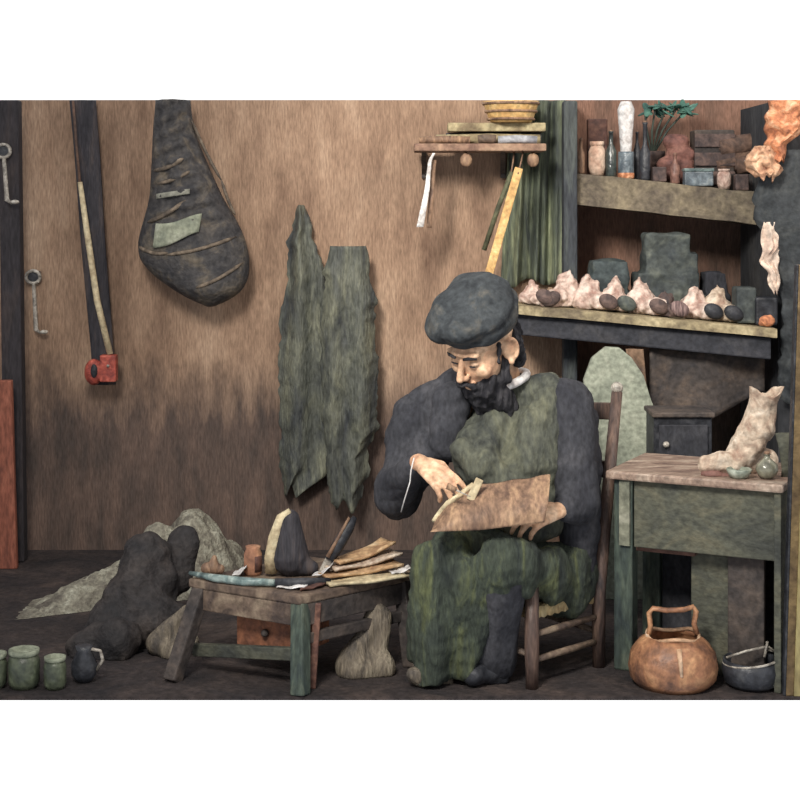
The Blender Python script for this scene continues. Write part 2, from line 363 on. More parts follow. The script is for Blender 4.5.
hide('leather_hide', [(205, (298, 304)), (225, (290, 311)), (255, (286, 320)), (300, (284, 328)), (345, (279, 332)), (400, (277, 338)), (440, (280, 340)), (470, (282, 336)), (490, (283, 300))], 5.95, 'green brown leather hide rising to a sharp point, hung left of the squarer hide', 0.4)
hide('leather_hide', [(246, (330, 366)), (262, (326, 370)), (300, (322, 374)), (350, (320, 377)), (400, (322, 378)), (430, (324, 376)), (465, (326, 368)), (505, (334, 362))], 5.86, 'green brown leather hide with a flat top, hung right of the pointed hide', 2.1)

# ---------------------------------------------------------------- small shelf up in the middle, its load
t = empty('wall_shelf', P(480, 165, 5.9), 'narrow wooden wall shelf above the man, loaded with rods and a basket', 'shelf')
ZS = zat(144, 5.75)
xa, xb = P(414, 0, 5.75).x, P(545, 0, 5.75).x
b = B(); box(b, ((xa+xb)/2, 5.80, ZS-.014), (xb-xa, .22, .028)); obj('shelf_board', b, mat('pinkish_board', (150, 112, 84), (110, 76, 58), (176, 140, 106), scale=10), t, bevel=.005)
for x in (424, 503):
    b = B(); beam(b, P(x, 172, 5.975), P(x, 150, 5.80), .018, .018); beam(b, P(x, 178, 5.985), P(x, 150, 5.985), .018, .018); obj('bracket', b, m_dwood, t)
for x in (466, 533):
    b = B(); sph(b, P(x, 160, 5.72), (.022, .014, .026)); cap(b, P(x, 160, 5.73), P(x, 150, 5.76), .006); obj('peg', b, m_tan, t, True)
def rod(a, c, r, m, label, name='wooden_rod', cat='rod', grp='rods lying on the small wall shelf'):
    b = B(); tube(b, [a, (a+c)/2+Vector((0, 0, .003)), c], [r*.9, r, r*.95], 12); return tag(obj(name, b, m, None, True), label, cat, grp)
m_rod = mat('olive_rod', (168, 150, 104), (118, 98, 66), (196, 180, 130), scale=14)
def sz(r): return ZS+r
def RX(px, Y, z): return Vector(((px-400)*Y/F, Y, z))
rod(RX(419, 5.74, sz(.014)), RX(470, 5.74, sz(.014)), .014, m_tan, 'short brown rod at the left front of the small shelf')
rod(RX(478, 5.735, sz(.017)), RX(496, 5.735, sz(.017)), .017, m_bwood, 'stubby brown dowel in the middle front of the small shelf')
rod(RX(498, 5.735, sz(.015)), RX(537, 5.735, sz(.015)), .015, mat('pale_blue_tin', (180, 182, 184), (130, 130, 136), (206, 206, 206)), 'pale blue grey tube at the right front of the small shelf')
rod(RX(436, 5.80, sz(.019)), RX(540, 5.80, sz(.019)), .019, m_rod, 'long yellow olive rod lying behind the short front rods')
rod(RX(446, 5.86, sz(.024)), RX(541, 5.86, sz(.024)), .024, m_iron, 'long dark round bar lying behind the yellow rod')
b = B(); box(b, RX(496, 5.845, ZS+.064), (.36, .11, .032))
tag(obj('wood_plank', b, m_rod, bevel=.004), 'pale yellow plank laid across the dark bar under the basket', 'plank')
# basket
bz = ZS+.081; top = zat(101.5, 5.80)
t = empty('basket', RX(511, 5.81, bz), 'yellow woven basket standing on the plank at the top of the wall', 'basket')
b = B(); lathe(b, [(.075, 0), (.085, .02), (.10, top-bz-.012), (.104, top-bz), (.09, top-bz), (.085, top-bz-.01), (.068, .012)], RX(511, 5.81, bz), 32); obj('basket_body', b, m_yellow, t, True)
b = B()
for k in range(3):
    zz = bz+.012+(top-bz-.02)*k/2; rr = .079+.018*k/2+.006; cc = RX(511, 5.81, zz)
    tube(b, [cc+Vector((rr*math.cos(a), rr*math.sin(a), 0)) for a in [2*math.pi*q/28 for q in range(29)]], .005, 6)
obj('basket_hoop', b, m_tan, t, True)
# ribbon
def rib(u, v):
    px = interp([(0, (434,)), (.1, (430,)), (.5, (427,)), (1, (420,))], v)[0]; wd = 3+4*v
    p = P(px+(u-.5)*wd, 153+74*v, 5.69); p.y += .008*math.sin(v*7); return p
b = B(); sheet(b, rib, 3, 24, .003); tag(obj('white_ribbon', b, m_white, None, True), 'narrow white ribbon hanging from the left end of the small shelf', 'ribbon')
b = B(); sheet(b, lambda u, v: P(434+(u-.5)*5-5*v, 160+68*v, 5.72)+Vector((0, .006*math.sin(v*8), 0)), 3, 20, .003); tag(obj('leather_thong', b, m_tan, None, True), 'tan leather thong hanging just right of the white ribbon', 'thong')
# yellow yardstick + green cane
b = B(); beam(b, P(488, 277, 5.62), P(519, 168, 5.66), .03, .010, up=(0, 1, 0)); ys = tag(obj('yellow_stick', b, m_yellow, bevel=.002), 'bright yellow flat stick slanting down from the shelf to behind the cap', 'stick')
b = B(); tube(b, [P(518, 174, 5.652), P(521, 162, 5.68), P(523, 152, 5.73)], .003, 6); obj('cord', b, m_tan, ys, True)
b = B(); tube(b, [P(484, 250, 5.74), P(498, 208, 5.72), P(512, 172, 5.70)], .009, 8); gc = tag(obj('green_cane', b, mat('green_cane', (96, 96, 62)), None, True), 'thin green cane hanging beside the yellow stick', 'cane')
b = B(); tube(b, [P(511, 174, 5.70), P(513, 162, 5.72), P(514, 152, 5.75)], .003, 6); obj('cord', b, m_tan, gc, True)

# curtain and post
def cur(u, v):
    x = 511+55*u-10*(1-u)*v; p = P(x, 100.5+(184-4*u)*v+4*math.sin(u*11)*v, 5.955)
    p.y += .022*math.sin(u*19+v*.7)+.01*math.sin(u*43+1); return p
b = B(); sheet(b, cur, 90, 30, .008)
m_cur = mat('green_curtain_cloth', (92, 100, 76), (58, 64, 60), (146, 152, 110), scale=8, st=(4, 1, .35), rough=.85)
tag(obj('green_curtain', b, m_cur, None, True), 'green striped curtain hanging beside the dark post', 'curtain')
b = B(); box(b, ((P(571, 0, 5.75).x), 5.8, (zat(100.5, 5.76))/2), (.052, .07, zat(100.5, 5.76))); 
tag(obj('shelf_post', b, mat('blue_black_wood', (50, 54, 56), (34, 36, 40), (78, 84, 76), scale=8, st=(2, 2, .4)), bevel=.008), 'tall dark wooden post carrying the shelves right of the curtain', 'post')

# ---------------------------------------------------------------- upper ledge on the right
def slopebox(name, A, Bp, depth, thick, m, label, cat, bevel=.01):
    b = B(); d = Vector((0, 1, 0))*depth; dn = Vector((0, 0, -thick))
    vs = [b.verts.new(v) for v in (A, Bp, Bp+d, A+d, A+dn, Bp+dn, Bp+d+dn, A+d+dn)]
    for f in ((0, 1, 2, 3), (4, 7, 6, 5), (0, 4, 5, 1), (1, 5, 6, 2), (2, 6, 7, 3), (3, 7, 4, 0)): b.faces.new([vs[i] for i in f])
    bmesh.ops.subdivide_edges(b, edges=[e for e in b.edges], cuts=9, use_grid_fill=True)
    for v in b.verts: v.co += noise.noise_vector(v.co*14)*.006*(1 if thick > .05 else .4)
    return tag(obj(name, b, m, None, False), label, cat)
UA, UB = P(574, 173, 5.82), P(772, 194, 5.66)
slopebox('upper_ledge', UA, UB, .37, .115, mat('stone_ledge', (112, 98, 74), (78, 66, 54), (140, 124, 92), scale=9, rough=.8), 'thick olive brown ledge holding the row of bottles', 'ledge')
def onU(px, back=.08):
    k = (px-574)/(772-574); p = UA+(UB-UA)*k; Y = p.y+back; x = (px-400)*Y/F
    k = (x-UA.x)/(UB.x-UA.x); return Vector((x, Y, UA.z+(UB.z-UA.z)*k+.002))
def upx(h, Y): return h*Y/F
GB = 'bottles and pots on the upper ledge'
def bottle(px, wpx, hpx, m, label, neck=.35, back=.07, name='bottle', cat='bottle', mc=None, rn=.38):
    c = onU(px, back); R = upx(wpx/2, c.y); Hh = upx(hpx, c.y)
    t = empty(name, c, label, cat, GB)
    b = B(); lathe(b, [(R*.9, 0), (R, Hh*.04), (R, Hh*(1-neck)*.85), (R*rn, Hh*(1-neck)*1.1), (R*rn, Hh*.93), (R*rn*1.25, Hh*.94), (R*rn*1.25, Hh*.97)], c, 20)
    obj('bottle_body', b, m, t, True)
    b = B(); lathe(b, [(R*rn*.8, Hh*.95), (R*rn*.8, Hh)], c, 12); obj('stopper', b, mc or m_tan, t, True)
def pot(px, wpx, hpx, m, label, back=.07, name='pot', cat='pot', prof=None):
    c = onU(px, back); R = upx(wpx/2, c.y); Hh = upx(hpx, c.y)
    t = empty(name, c, label, cat, GB)
    b = B(); lathe(b, prof(R, Hh) if prof else [(R*.75, 0), (R, Hh*.25), (R, Hh*.7), (R*.7, Hh*.88)], c, 24); obj('pot_body', b, m, t, True)
    b = B(); lathe(b, [(R*.72, Hh*.86), (R*.85, Hh*.92), (R*.85, Hh), (R*.6, Hh), (R*.55, Hh*.9)], c, 24); obj('pot_rim', b, m, t, True)
bottle(581, 8, 36, m_tan, 'slim brown bottle at the left end of the upper ledge', back=.05)
pot(597, 17, 34, mat('cream_clay', (222, 190, 160), (190, 140, 110), (236, 214, 190)), 'cream clay pot at the left of the upper ledge')
b = B(); c = onU(597, .22); box(b, c+Vector((0, 0, .11)), (.075, .04, .22)); tag(obj('red_box', b, m_rwood, bevel=.004), 'tall red brown box behind the cream clay pot', 'box')
bottle(611, 11, 47, mat('dark_green_glass', (52, 62, 54), (30, 38, 36), (84, 96, 80), rough=.25, spec=.7), 'dark green bottle between the cream pot and the blue jar')
t0 = onU(626, .08); Rj = upx(8, t0.y)
t = empty('blue_jar', t0, 'blue grey jar holding a tall white paper cone', 'jar', GB)
b = B(); lathe(b, [(Rj*.9, 0), (Rj, .01), (Rj, .09), (Rj*.95, .10), (Rj*.8, .10), (Rj*.8, .02)], t0, 24); obj('jar_body', b, m_blue, t, True)
b = B(); lathe(b, [(Rj*.98, .0), (Rj*1.04, .002), (Rj*1.04, .02), (Rj*.98, .022)], t0, 24); obj('jar_foot', b, m_orange, t, True, label='orange band round the foot of the jar')
b = B(); lathe(b, [(.014, .03), (.022, .12), (.032, zat(101.5, t0.y)-t0.z-.03), (.020, zat(101.5, t0.y)-t0.z)], t0, 16)
tag(obj('paper_cone', b, m_white, None, True), 'tall white paper cone standing in the blue grey jar', 'paper')
bottle(645, 11, 60, m_iron, 'tall black bottle right of the blue jar', neck=.45)
bottle(637, 7, 50, m_iron, 'slim black bottle between the jar and the tall black bottle', neck=.3, back=.16)
b = B(); c = onU(659, .06); box(b, c+Vector((0, 0, .028)), (.05, .04, .055)); tag(obj('tobacco_box', b, m_sole, bevel=.004), 'small square brown box right of the tall black bottle', 'box')
bottle(675, 10, 31, mat('red_brown_glaze', (136, 92, 74), (96, 60, 50), (176, 130, 104), rough=.4), 'red brown flask between the small brown box and the grey tin')
t0 = onU(698, .06)
t = empty('grey_tin', t0, 'wide blue grey tin with lids on the upper ledge', 'tin', GB)
b = B(); box(b, t0+Vector((0, 0, .027)), (.105, .05, .054)); obj('tin_body', b, m_blue, t, bevel=.005)
b = B(); box(b, t0+Vector((0, 0, .059)), (.11, .055, .012)); obj('tin_lid', b, m_teal, t, bevel=.003)
pot(724, 14, 20, m_pink, 'small pinkish white cup near the right end of the upper ledge', name='cup', cat='cup')
b = B(); c = onU(741, .07); box(b, c+Vector((0, 0, .03)), (.05, .05, .06)); tag(obj('dark_box', b, m_sole, bevel=.006), 'small dark brown box at the right end of the upper ledge', 'box')
# back row: dark crate, red cloth, leather rolls, teal plant
c = onU(712, .22); b = B(); box(b, c+Vector((0, 0, .11)), (.15, .1, .22)); t = empty('dark_crate', c, 'dark brown crate standing behind the blue grey tin', 'crate'); obj('crate_body', b, m_dwood, t, bevel=.006)
b = B()
for k in range(3): box(b, c+Vector((0, -.055, .04+.07*k)), (.152, .012, .05))
obj('crate_slat', b, m_sole, t, bevel=.003)
c = onU(679, .17); b = B()
for k in range(4): sph(b, c+Vector((.012*(-1)**k, .004*k, .034+.042*k)), (.080-.010*k, .04, .034))
fuse('red_bundle', b, mat('dull_red_cloth', (126, 76, 62), (84, 52, 46), (152, 100, 80), scale=16), None, .006, 4, wr(20, .010))
tag(bpy.context.scene.objects['red_bundle'], 'dull red cloth bundle piled behind the red brown flask', 'cloth')
t = empty('potted_plant', onU(652, .25), 'teal leafed plant in a brown pot at the back of the upper ledge', 'plant')
c = onU(652, .25); b = B(); lathe(b, [(.03, 0), (.045, .10), (.05, .105), (.05, .12), (.04, .12)], c, 20); obj('plant_pot', b, m_sole, t, True)
zt = zat(101, c.y-.05)
for k in range(46):
    h = Vector((random.uniform(-.03, .15), random.uniform(-.05, .04), zt-c.z-random.uniform(.005, .05)))
    b = B(); d = Vector((random.uniform(-1, 1), random.uniform(-1, 0), random.uniform(-.8, .2))).normalized()
    h.z = min(h.z, zt-c.z-.02)
    q = d.to_track_quat('X', 'Z').to_matrix(); sph(b, c+h, (.030, .014, .004), q, 2)
    obj('leaf', b, mat('teal_leaf', (60, 110, 92), (36, 72, 62), (96, 146, 120)), t, True)
b = B()
for k in range(5): tube(b, [c+Vector((0, 0, .10)), c+Vector((.02*k-.02, 0, .2)), c+Vector((.04*k-.03, -.01, zt-c.z-.03))], .004, 6)
obj('stem', b, m_gpost, t, True)
for i, (px, dz, rr, ln, lab) in enumerate(((735, .0, .034, .075, 'lower left'), (757, .0, .034, .08, 'lower right'), (746, .062, .036, .10, 'upper'))):
    c = onU(px, .21); a = c+Vector((-ln, .0, rr+dz+.07)); e = c+Vector((ln, 0, rr+dz+.10))
    b = B(); tube(b, [a, e], rr, 20); tube(b, [a+Vector((-.004, 0, 0)), a+Vector((.01, 0, 0))], rr*.5, 12)
    tag(obj('leather_roll', b, mat('brown_roll', (116, 84, 64), (76, 58, 48), (144, 108, 82), scale=12), None, True), 'brown roll of leather on the crate row by the pillar, %s of three' % lab, 'leather roll', 'leather rolls at the back of the ledge')
c = onU(748, .21); b = B(); box(b, c+Vector((0, 0, .035)), (.22, .09, .068)); tag(obj('flat_crate', b, m_dwood, bevel=.004), 'low flat dark crate under the leather rolls', 'crate')

# ---------------------------------------------------------------- lower shelf with shoes
LA, LB = P(514, 305, 5.55), P(777, 329, 5.3)
slopebox('lower_shelf', LA, LB, .44, .03, mat('pale_shelf_edge', (150, 132, 92), (108, 92, 66), (190, 172, 126), scale=12, rough=.7), 'long pale wooden shelf carrying the row of pointed shoes', 'shelf')
b = B(); A = LA+Vector((0.01, .04, -.033)); E = LB+Vector((-.01, .04, -.033))
vs = [b.verts.new(v) for v in (A, E, E+Vector((0, .36, 0)), A+Vector((0, .36, 0)))]; q = bmesh.ops.extrude_face_region(b, geom=[b.faces.new(vs)])
bmesh.ops.translate(b, verts=[v for v in q['geom'] if isinstance(v, bmesh.types.BMVert)], vec=(0, 0, -.075))
tag(obj('shelf_beam', b, mat('blue_black_beam', (46, 46, 50), (32, 33, 37), (64, 62, 62), scale=8), bevel=.006), 'dark beam running under the pale shelf of shoes', 'beam')
def onL(px, back):
    k = (px-514)/(777-514); p = LA+(LB-LA)*k; Y = p.y+back; x = (px-400)*Y/F; k = (x-LA.x)/(LB.x-LA.x)
    return Vector((x, Y, LA.z+(LB.z-LA.z)*k+.004))
def shoe(px, wpx, hpx, m, ms, label, lean=1, back=.13, striped=False):
    """upturned unfinished shoe: peaked upper, dark sole oval in front"""
    c = onL(px, back); W = upx(wpx, c.y); Hh = upx(hpx, c.y)
    t = empty('unfinished_shoe', c, label, 'shoe', 'pointed shoes on the lower shelf')
    b = B(); k = random.uniform(-.1, .1)
    def q_(x, y, z): return c+Vector((x*W*lean, y, z*Hh))
    r0 = min(.33*Hh, .050)
    cap(b, q_(-.22, .03, .3), q_(-.10+k, .02, .97), r0*1.15, .007); cap(b, q_(-.05, .02, .3), q_(.10+k, .03, .80), r0*1.1, .008)
    cap(b, q_(-.3, .03, .24), q_(.34, -.045, .2), r0*.95, r0*.75); cap(b, q_(-.10+k, .02, .93), q_(.10+k, .03, .76), .006, .007)
    o = fuse('shoe_upper', b, m, t, .005, 3, lambda p: .010*noise.noise(p*34)+.004*noise.noise(p*80))
    for v in o.data.vertices: v.co.z = max(v.co.z, 0)
    q = Matrix.Rotation(math.radians(-22*lean), 3, 'Y') @ Matrix.Rotation(math.radians(15), 3, 'X')
    b = B(); sph(b, c+Vector((.28*W*lean, -.075, .030)), (.036, .016, .026), Matrix.Rotation(math.radians(28*lean), 3, 'Y'), 3)
    so = obj('sole', b, ms, t, True, label='dark oval sole' if not striped else 'striped dark oval sole')
m_str = mat('striped_sole', (112, 84, 78), (54, 42, 42), (160, 130, 120), scale=30, st=(4, 1, .5))
for a in ((535, 30, 22, m_pink, m_sole, 'lowest pinkish leather shoe at the left end of the shelf, by the cap', 1, .10),
          (562, 46, 36, m_pink, m_sole, 'largest pinkish pointed shoe, second from the left on the shelf', -1),
          (594, 42, 34, m_pink, m_sole, 'pinkish white shoe with a broad peak, below the small green bundle', 1),
          (617, 24, 34, m_pink, m_dgreen, 'narrow pinkish shoe with a greenish grey sole', 1, .15),
          (646, 34, 36, m_pink, m_sole, 'pinkish shoe peaked to the right, in front of the big green box', 1),
          (668, 28, 26, m_sole, m_str, 'brown shoe with a striped oval sole in the middle of the row', 1, .10),
          (700, 34, 33, m_pink, m_black, 'pale shoe with a black sole right of the big green box', 1),
          (722, 26, 36, m_pale, m_black, 'pale grey shoe, tallest at the right end of the row', 1, .13)):
    shoe(*a[:6], *(a[6:]), striped=(a[4] is m_str)) if len(a) < 9 else shoe(*a)
# boxes behind and dark goods at the right end
def bundle(px, y0, wpx, hpx, m, label, name='green_bundle', back=.32, dep=.08, layers=3, cat='bundle'):
    c = onL(px, back); W = upx(wpx/2, c.y); Hh = upx(hpx, c.y); b = B()
    for k in range(layers):
        s = 1-.12*k; zc = Hh*(k+.5)/layers
        M = Matrix.Translation(c+Vector((.006*(-1)**k, 0, zc))); box(b, None, (2*W*s, dep*2*s, Hh/layers*1.08), M=M)
    return tag(fuse(name, b, m, None, .006, 6, wr(16, .012)), label, cat)
bundle(607, 0, 48, 46, mat('blue_green_cloth', (58, 68, 66), (38, 46, 46), (86, 94, 84), scale=12), 'small dark blue green bundle behind the broad shoe', layers=3)
bundle(667, 0, 70, 78, m_dgreen, 'large dark green box of folded cloth behind the shoes', 'green_box', layers=4, cat='box', dep=.09)
bundle(714, 0, 24, 44, m_navy, 'dark rounded bundle right of the large green box', 'dark_bundle', layers=2)
for px, wv, hv, m, lab in ((744, 20, 36, m_dgreen, 'small grey green box at the right end of the lower shelf'), (764, 22, 28, m_black, 'small black box against the dark pillar on the lower shelf')):
    c = onL(px, .12); b = B(); box(b, c+Vector((0, 0, upx(hv, c.y)/2)), (upx(wv, c.y), .09, upx(hv, c.y))); tag(obj('small_box', b, m, bevel=.008), lab, 'box')
c = onL(767, .035); b = B(); sph(b, c+Vector((0, 0, .018)), (.028, .02, .02)); cap(b, c+Vector((-.02, 0, .01)), c+Vector((.01, 0, .03)), .01)
tag(fuse('orange_scrap', b, m_orange, None, .004, 2), 'small orange scrap on the front edge of the shelf by the pillar', 'scrap')

# ---------------------------------------------------------------- ragged hangings on the right pillar
def rag(name, tab, Y, m, label, cat, ph, dep=.03, amp=6, th=.012):
    b = B(); y0, y1 = tab[0][0], tab[-1][0]
    def fn(u, v):
        py = y0+(y1-y0)*v; a, c = interp(tab, py); j = amp*noise.noise(Vector((py*.09, ph+u*.8, 0)))*min(1, v*5)
        p = P(a+j+(c-a)*u, py+(7*noise.noise(Vector((u*6, ph, 1)))*v), Y)
        p.y -= dep*math.sin(u*math.pi)+.02*noise.noise(Vector((u*4, v*6, ph))); return p
    sheet(b, fn, 24, 40, th); return tag(obj(name, b, m, None, True), label, cat)
rag('dark_coat', [(150, (776, 815)), (165, (764, 825)), (185, (756, 830)), (205, (752, 832)), (225, (758, 832)), (245, (768, 832)), (300, (780, 830)), (400, (782, 828))], 5.38, mat('black_green_coat', (46, 50, 50), (32, 35, 36), (64, 66, 62), scale=10), 'ragged dark coat hanging on the right pillar below the orange cloth', 'coat', 1.3, .05, 7)
rag('orange_cloth', [(100.5, (768, 815)), (115, (768, 812)), (130, (766, 803)), (142, (764, 788)), (160, (766, 782))], 5.32, m_orange, 'orange cloth hanging from the top of the right pillar', 'cloth', 3.1, .04, 8)
rag('peach_cloth', [(146, (755, 772)), (155, (747, 778)), (170, (746, 782)), (178, (756, 774))], 5.30, mat('peach_cloth', (214, 160, 116), (170, 112, 78), (238, 200, 160), scale=26, bump=.5), 'crumpled peach cloth bunched beside the dark coat collar', 'cloth', 5.0, .04, 5)
rag('pale_paper', [(222, (764, 779)), (235, (761, 779)), (262, (762, 779)), (276, (767, 779)), (291, (773, 778))], 5.36, mat('pale_peach', (226, 200, 176), (206, 172, 148), (236, 216, 198)), 'pale torn paper strip on the left edge of the pillar', 'paper', 7.0, .012, 5, .006)

# ---------------------------------------------------------------- behind the chair: arched board, dark cabinet
def arch(Y): return [P(x, y, Y) for x, y in ((584, 380), (592, 358), (606, 347), (620, 348), (632, 358), (644, 376), (650, 396), (655, 410))]
o0 = arch(5.25); o1 = [p+Vector((0, .03, 0)) for p in o0]
bl, br = Vector((o0[-1].x, 5.25, 0)), Vector((o0[0].x, 5.25, 0))
b = B(); outline(b, None, o0+[bl, br], o1+[bl+Vector((0, .03, 0)), br+Vector((0, .03, 0))])
tag(obj('arched_board', b, m_plaster_g, bevel=.004), 'pale green arched board standing behind the chair back', 'board')
def cabinet():
    x0, x1 = P(654, 0, 4.98).x, P(712, 0, 4.98).x; z1 = zat(412, 4.98)
    t = empty('dark_cabinet', ((x0+x1)/2, 5.05, 0), 'dark narrow cabinet standing behind the right work table', 'cabinet')
    b = B(); box(b, ((x0+x1)/2, 5.06, z1/2-.008), (x1-x0, .16, z1-.016)); obj('cabinet_body', b, m_black, t, bevel=.004)
    b = B(); box(b, ((x0+x1)/2, 5.055, z1-.008), (x1-x0+.014, .18, .016)); obj('cabinet_top', b, m_dwood, t, bevel=.004)
    b = B(); box(b, ((x0+x1)/2, 4.975, z1/2), (x1-x0-.03, .012, z1-.08)); d = obj('door', b, m_navy, t, bevel=.003)
    b = B(); sph(b, (x0+.035, 4.96, z1-.1), .01); obj('knob', b, m_pewter, d, True)
cabinet()
# ladder-like brown boards hanging under the beam
b = B(); sheet(b, lambda u, v: P(650+115*u, 349+(100-58*u)*v, 5.5)+Vector((0, .015*math.sin(u*9), 0)), 20, 10, .015)
tag(obj('brown_hide', b, mat('brown_black_hide', (70, 60, 52), (46, 42, 40), (96, 78, 62), scale=10), None, True), 'dark brown hide hanging under the shelf beam, above the cabinet', 'leather hide')
b = B(); sheet(b, lambda u, v: P(626+17*u+6*v, 349+(62+6*math.sin(u*8))*v, 5.44)+Vector((0, .01*math.sin(u*5), 0)), 8, 10, .008)
tag(obj('brown_scrap', b, mat('orange_brown_hide', (122, 90, 62), (84, 64, 50), (144, 106, 74)), None, True), 'narrow orange brown leather strip hanging over the arched board', 'leather strip')

# ---------------------------------------------------------------- work table on the right
ZW = .567
A = Vector((P(605, 0, 4.46).x, 4.46)); E = Vector((P(783, 0, 4.235).x, 4.235))
ed = (E-A).normalized(); pn = Vector((-ed.y, ed.x));  dep = .36
t = empty('work_table', (A.x+.2, A.y+.1, 0), 'heavy green brown work table at the right, a pale boot on its top', 'table')
def slab(bm, off0, off1, d0, d1, z0, z1):
    L_ = (E-A).length; q = []
    for z in (z0, z1):
        for s, d in ((off0, d0), (L_-off1, d0), (L_-off1, d1), (off0, d1)):
            p = A+ed*s+pn*d; q.append(bm.verts.new((p.x, p.y, z)))
    for f in ((3, 2, 1, 0), (4, 5, 6, 7), (0, 1, 5, 4), (1, 2, 6, 5), (2, 3, 7, 6), (3, 0, 4, 7)): bm.faces.new([q[i] for i in f])
b = B(); slab(b, 0, 0, 0, dep, ZW-.024, ZW)
obj('table_top', b, mat('table_top_wood', (150, 122, 100), (100, 74, 60), (186, 164, 140), scale=9, st=(1, 2.5, 1), rough=.5), t, bevel=.006)
b = B(); slab(b, .075, .02, .03, .05, ZW-.215, ZW-.024); obj('front_panel', b, m_gwood, t, bevel=.003)
b = B(); slab(b, .068, .465, .012, .03, ZW-.21, ZW-.024); obj('panel_highlight', b, mat('pale_green_highlight', (120, 120, 96), (86, 88, 70), (150, 148, 124)), t, label='pale strip standing for the highlight at the edge of the front panel')  # highlight put in as a paler strip of wood
b = B(); slab(b, .475, .008, .012, dep-.02, 0, ZW-.024); obj('side_panel', b, m_gwood, t, bevel=.003)
for s0, d0 in ((.02, .025), (.02, dep-.075)):
    b = B(); p = A+ed*(s0+.025)+pn*(d0+.025); box(b, (p.x, p.y, (ZW-.024)/2), (.055, .055, ZW-.024), math.atan2(ed.y, ed.x)); obj('leg', b, m_gpost, t, bevel=.006)
b = B(); slab(b, .06, .05, dep-.05, dep-.03, .0, ZW-.024); obj('back_panel', b, m_navy, t)
b = B(); slab(b, .05, .26, .06, dep-.06, ZW-.232, ZW-.216); obj('drawer_shelf', b, mat('red_edge', (110, 72, 56)), t, bevel=.003)
b = B(); slab(b, .22, .17, .10, .12, 0, ZW-.216); obj('upright_plank', b, m_gwood, t, bevel=.004)
b = B(); slab(b, .33, .07, .08, .10, 0, ZW-.216); obj('upright_plank', b, m_dwood, t, bevel=.004)

# pale boot on the table
bt = P(742, 478, 4.40); ZB = ZW+.001
t = empty('pale_boot', (P(745, 0, 4.42).x, 4.42, ZW), 'tall pale crumpled leather boot on the right work table', 'boot')
b = B(); Y = 4.42
cap(b, P(706, 464, Y-.03), P(735, 462, Y-.02), .026, .036); cap(b, P(735, 462, Y), P(765, 460, Y+.02), .038, .034)
cap(b, P(742, 456, Y), P(752, 440, Y), .048, .046); cap(b, P(752, 440, Y), P(756, 428, Y), .045, .042)
o = fuse('boot_upper', b, m_pale, t, .0045, 3, lambda c: .008*noise.noise(c*24)+.003*noise.noise(c*60))
me = o.data; off = ZB-ZW
for v in me.vertices: v.co.z = max(v.co.z, .0)
def shaft(u, v):
    a = u*2*math.pi; cx, py = 753+13*v, 440-46*v; R = .046+.006*math.sin(v*7)-.004*v
    lift = 12*max(0, abs(math.cos(a+.2))-.35)*v**3 + 4*noise.noise(Vector((math.cos(a)*2, math.sin(a)*2, 4)))*v*v
    c = P(cx, py-lift, Y); k = 1+.13*noise.noise(Vector((math.cos(a)*1.8, math.sin(a)*1.8, v*4)))
    return c+Vector((R*k*math.cos(a)*1.05, -R*k*math.sin(a)*.85, 0))
b = B(); NA, NV = 40, 26
ro = [[b.verts.new(shaft(i/NA, j/NV)) for i in range(NA)] for j in range(NV+1)]
def shr(i, j):
    p = shaft(i/NA, j/NV); c = P(753+13*j/NV, 440-46*j/NV, Y); return Vector((c.x+(p.x-c.x)*.86, c.y+(p.y-c.y)*.84, p.z-.001))
ri = [[b.verts.new(shr(i, j)) for i in range(NA)] for j in range(NV+1)]
for j in range(NV):
    for i in range(NA):
        k = (i+1) % NA; b.faces.new([ro[j][i], ro[j][k], ro[j+1][k], ro[j+1][i]]); b.faces.new([ri[j][i], ri[j+1][i], ri[j+1][k], ri[j][k]])
for i in range(NA):
    k = (i+1) % NA; b.faces.new([ro[NV][i], ro[NV][k], ri[NV][k], ri[NV][i]]); b.faces.new([ro[0][i], ri[0][i], ri[0][k], ro[0][k]])
obj('boot_shaft', b, m_pale, t, True)
b = B()
sph(b, P(712, 474, Y-.035), (.032, .03, .016)); sph(b, P(722, 476, Y-.03), (.034, .03, .014))
o = fuse('boot_sole', b, mat('red_sole', (150, 100, 84), (112, 72, 60), (196, 160, 140)), t, .004, 2, label='reddish worn toe sole')
for v in o.data.vertices: v.co.z = max(v.co.z, .0005)
c = Vector((P(739, 0, 4.34).x, 4.34, ZW)); t = empty('glazed_dish', c, 'small pale green glazed dish in front of the boot', 'dish')
b = B(); lathe(b, [(.02, 0), (.026, .004), (.036, .024), (.033, .027), (.024, .010), (.004, .007)], c, 28); obj('dish_body', b, mat('pale_green_glaze', (150, 158, 136), (96, 108, 92), (206, 208, 192), rough=.25, spec=.7), t, True)
b = B(); lathe(b, [(.026, .016), (.027, .018), (.002, .019)], c, 24); obj('dish_paste', b, m_black, t, True)
c = Vector((P(767, 0, 4.33).x, 4.33, ZW)); t = empty('round_flask', c, 'round greenish glass flask at the right of the boot', 'flask')
b = B(); lathe(b, [(.012, 0), (.024, .008), (.031, .024), (.028, .040), (.014, .052), (.008, .058), (.008, .066), (.011, .067)], c, 28); obj('flask_body', b, mat('greenish_glass', (132, 130, 104), (84, 82, 66), (170, 166, 140), rough=.15, spec=.8), t, True)
b = B(); lathe(b, [(.007, .066), (.008, .075)], c, 12); obj('stopper', b, m_tan, t, True)
b = B(); c = Vector((P(786, 0, 4.36).x, 4.36, ZW)); lathe(b, [(.014, 0), (.012, .02), (.018, .07), (.03, .12), (.027, .12), (.015, .07)], c, 20, 1, .5)
tag(obj('green_horn', b, m_gwood, None, True), 'dull green flared horn standing at the right end of the table', 'horn')

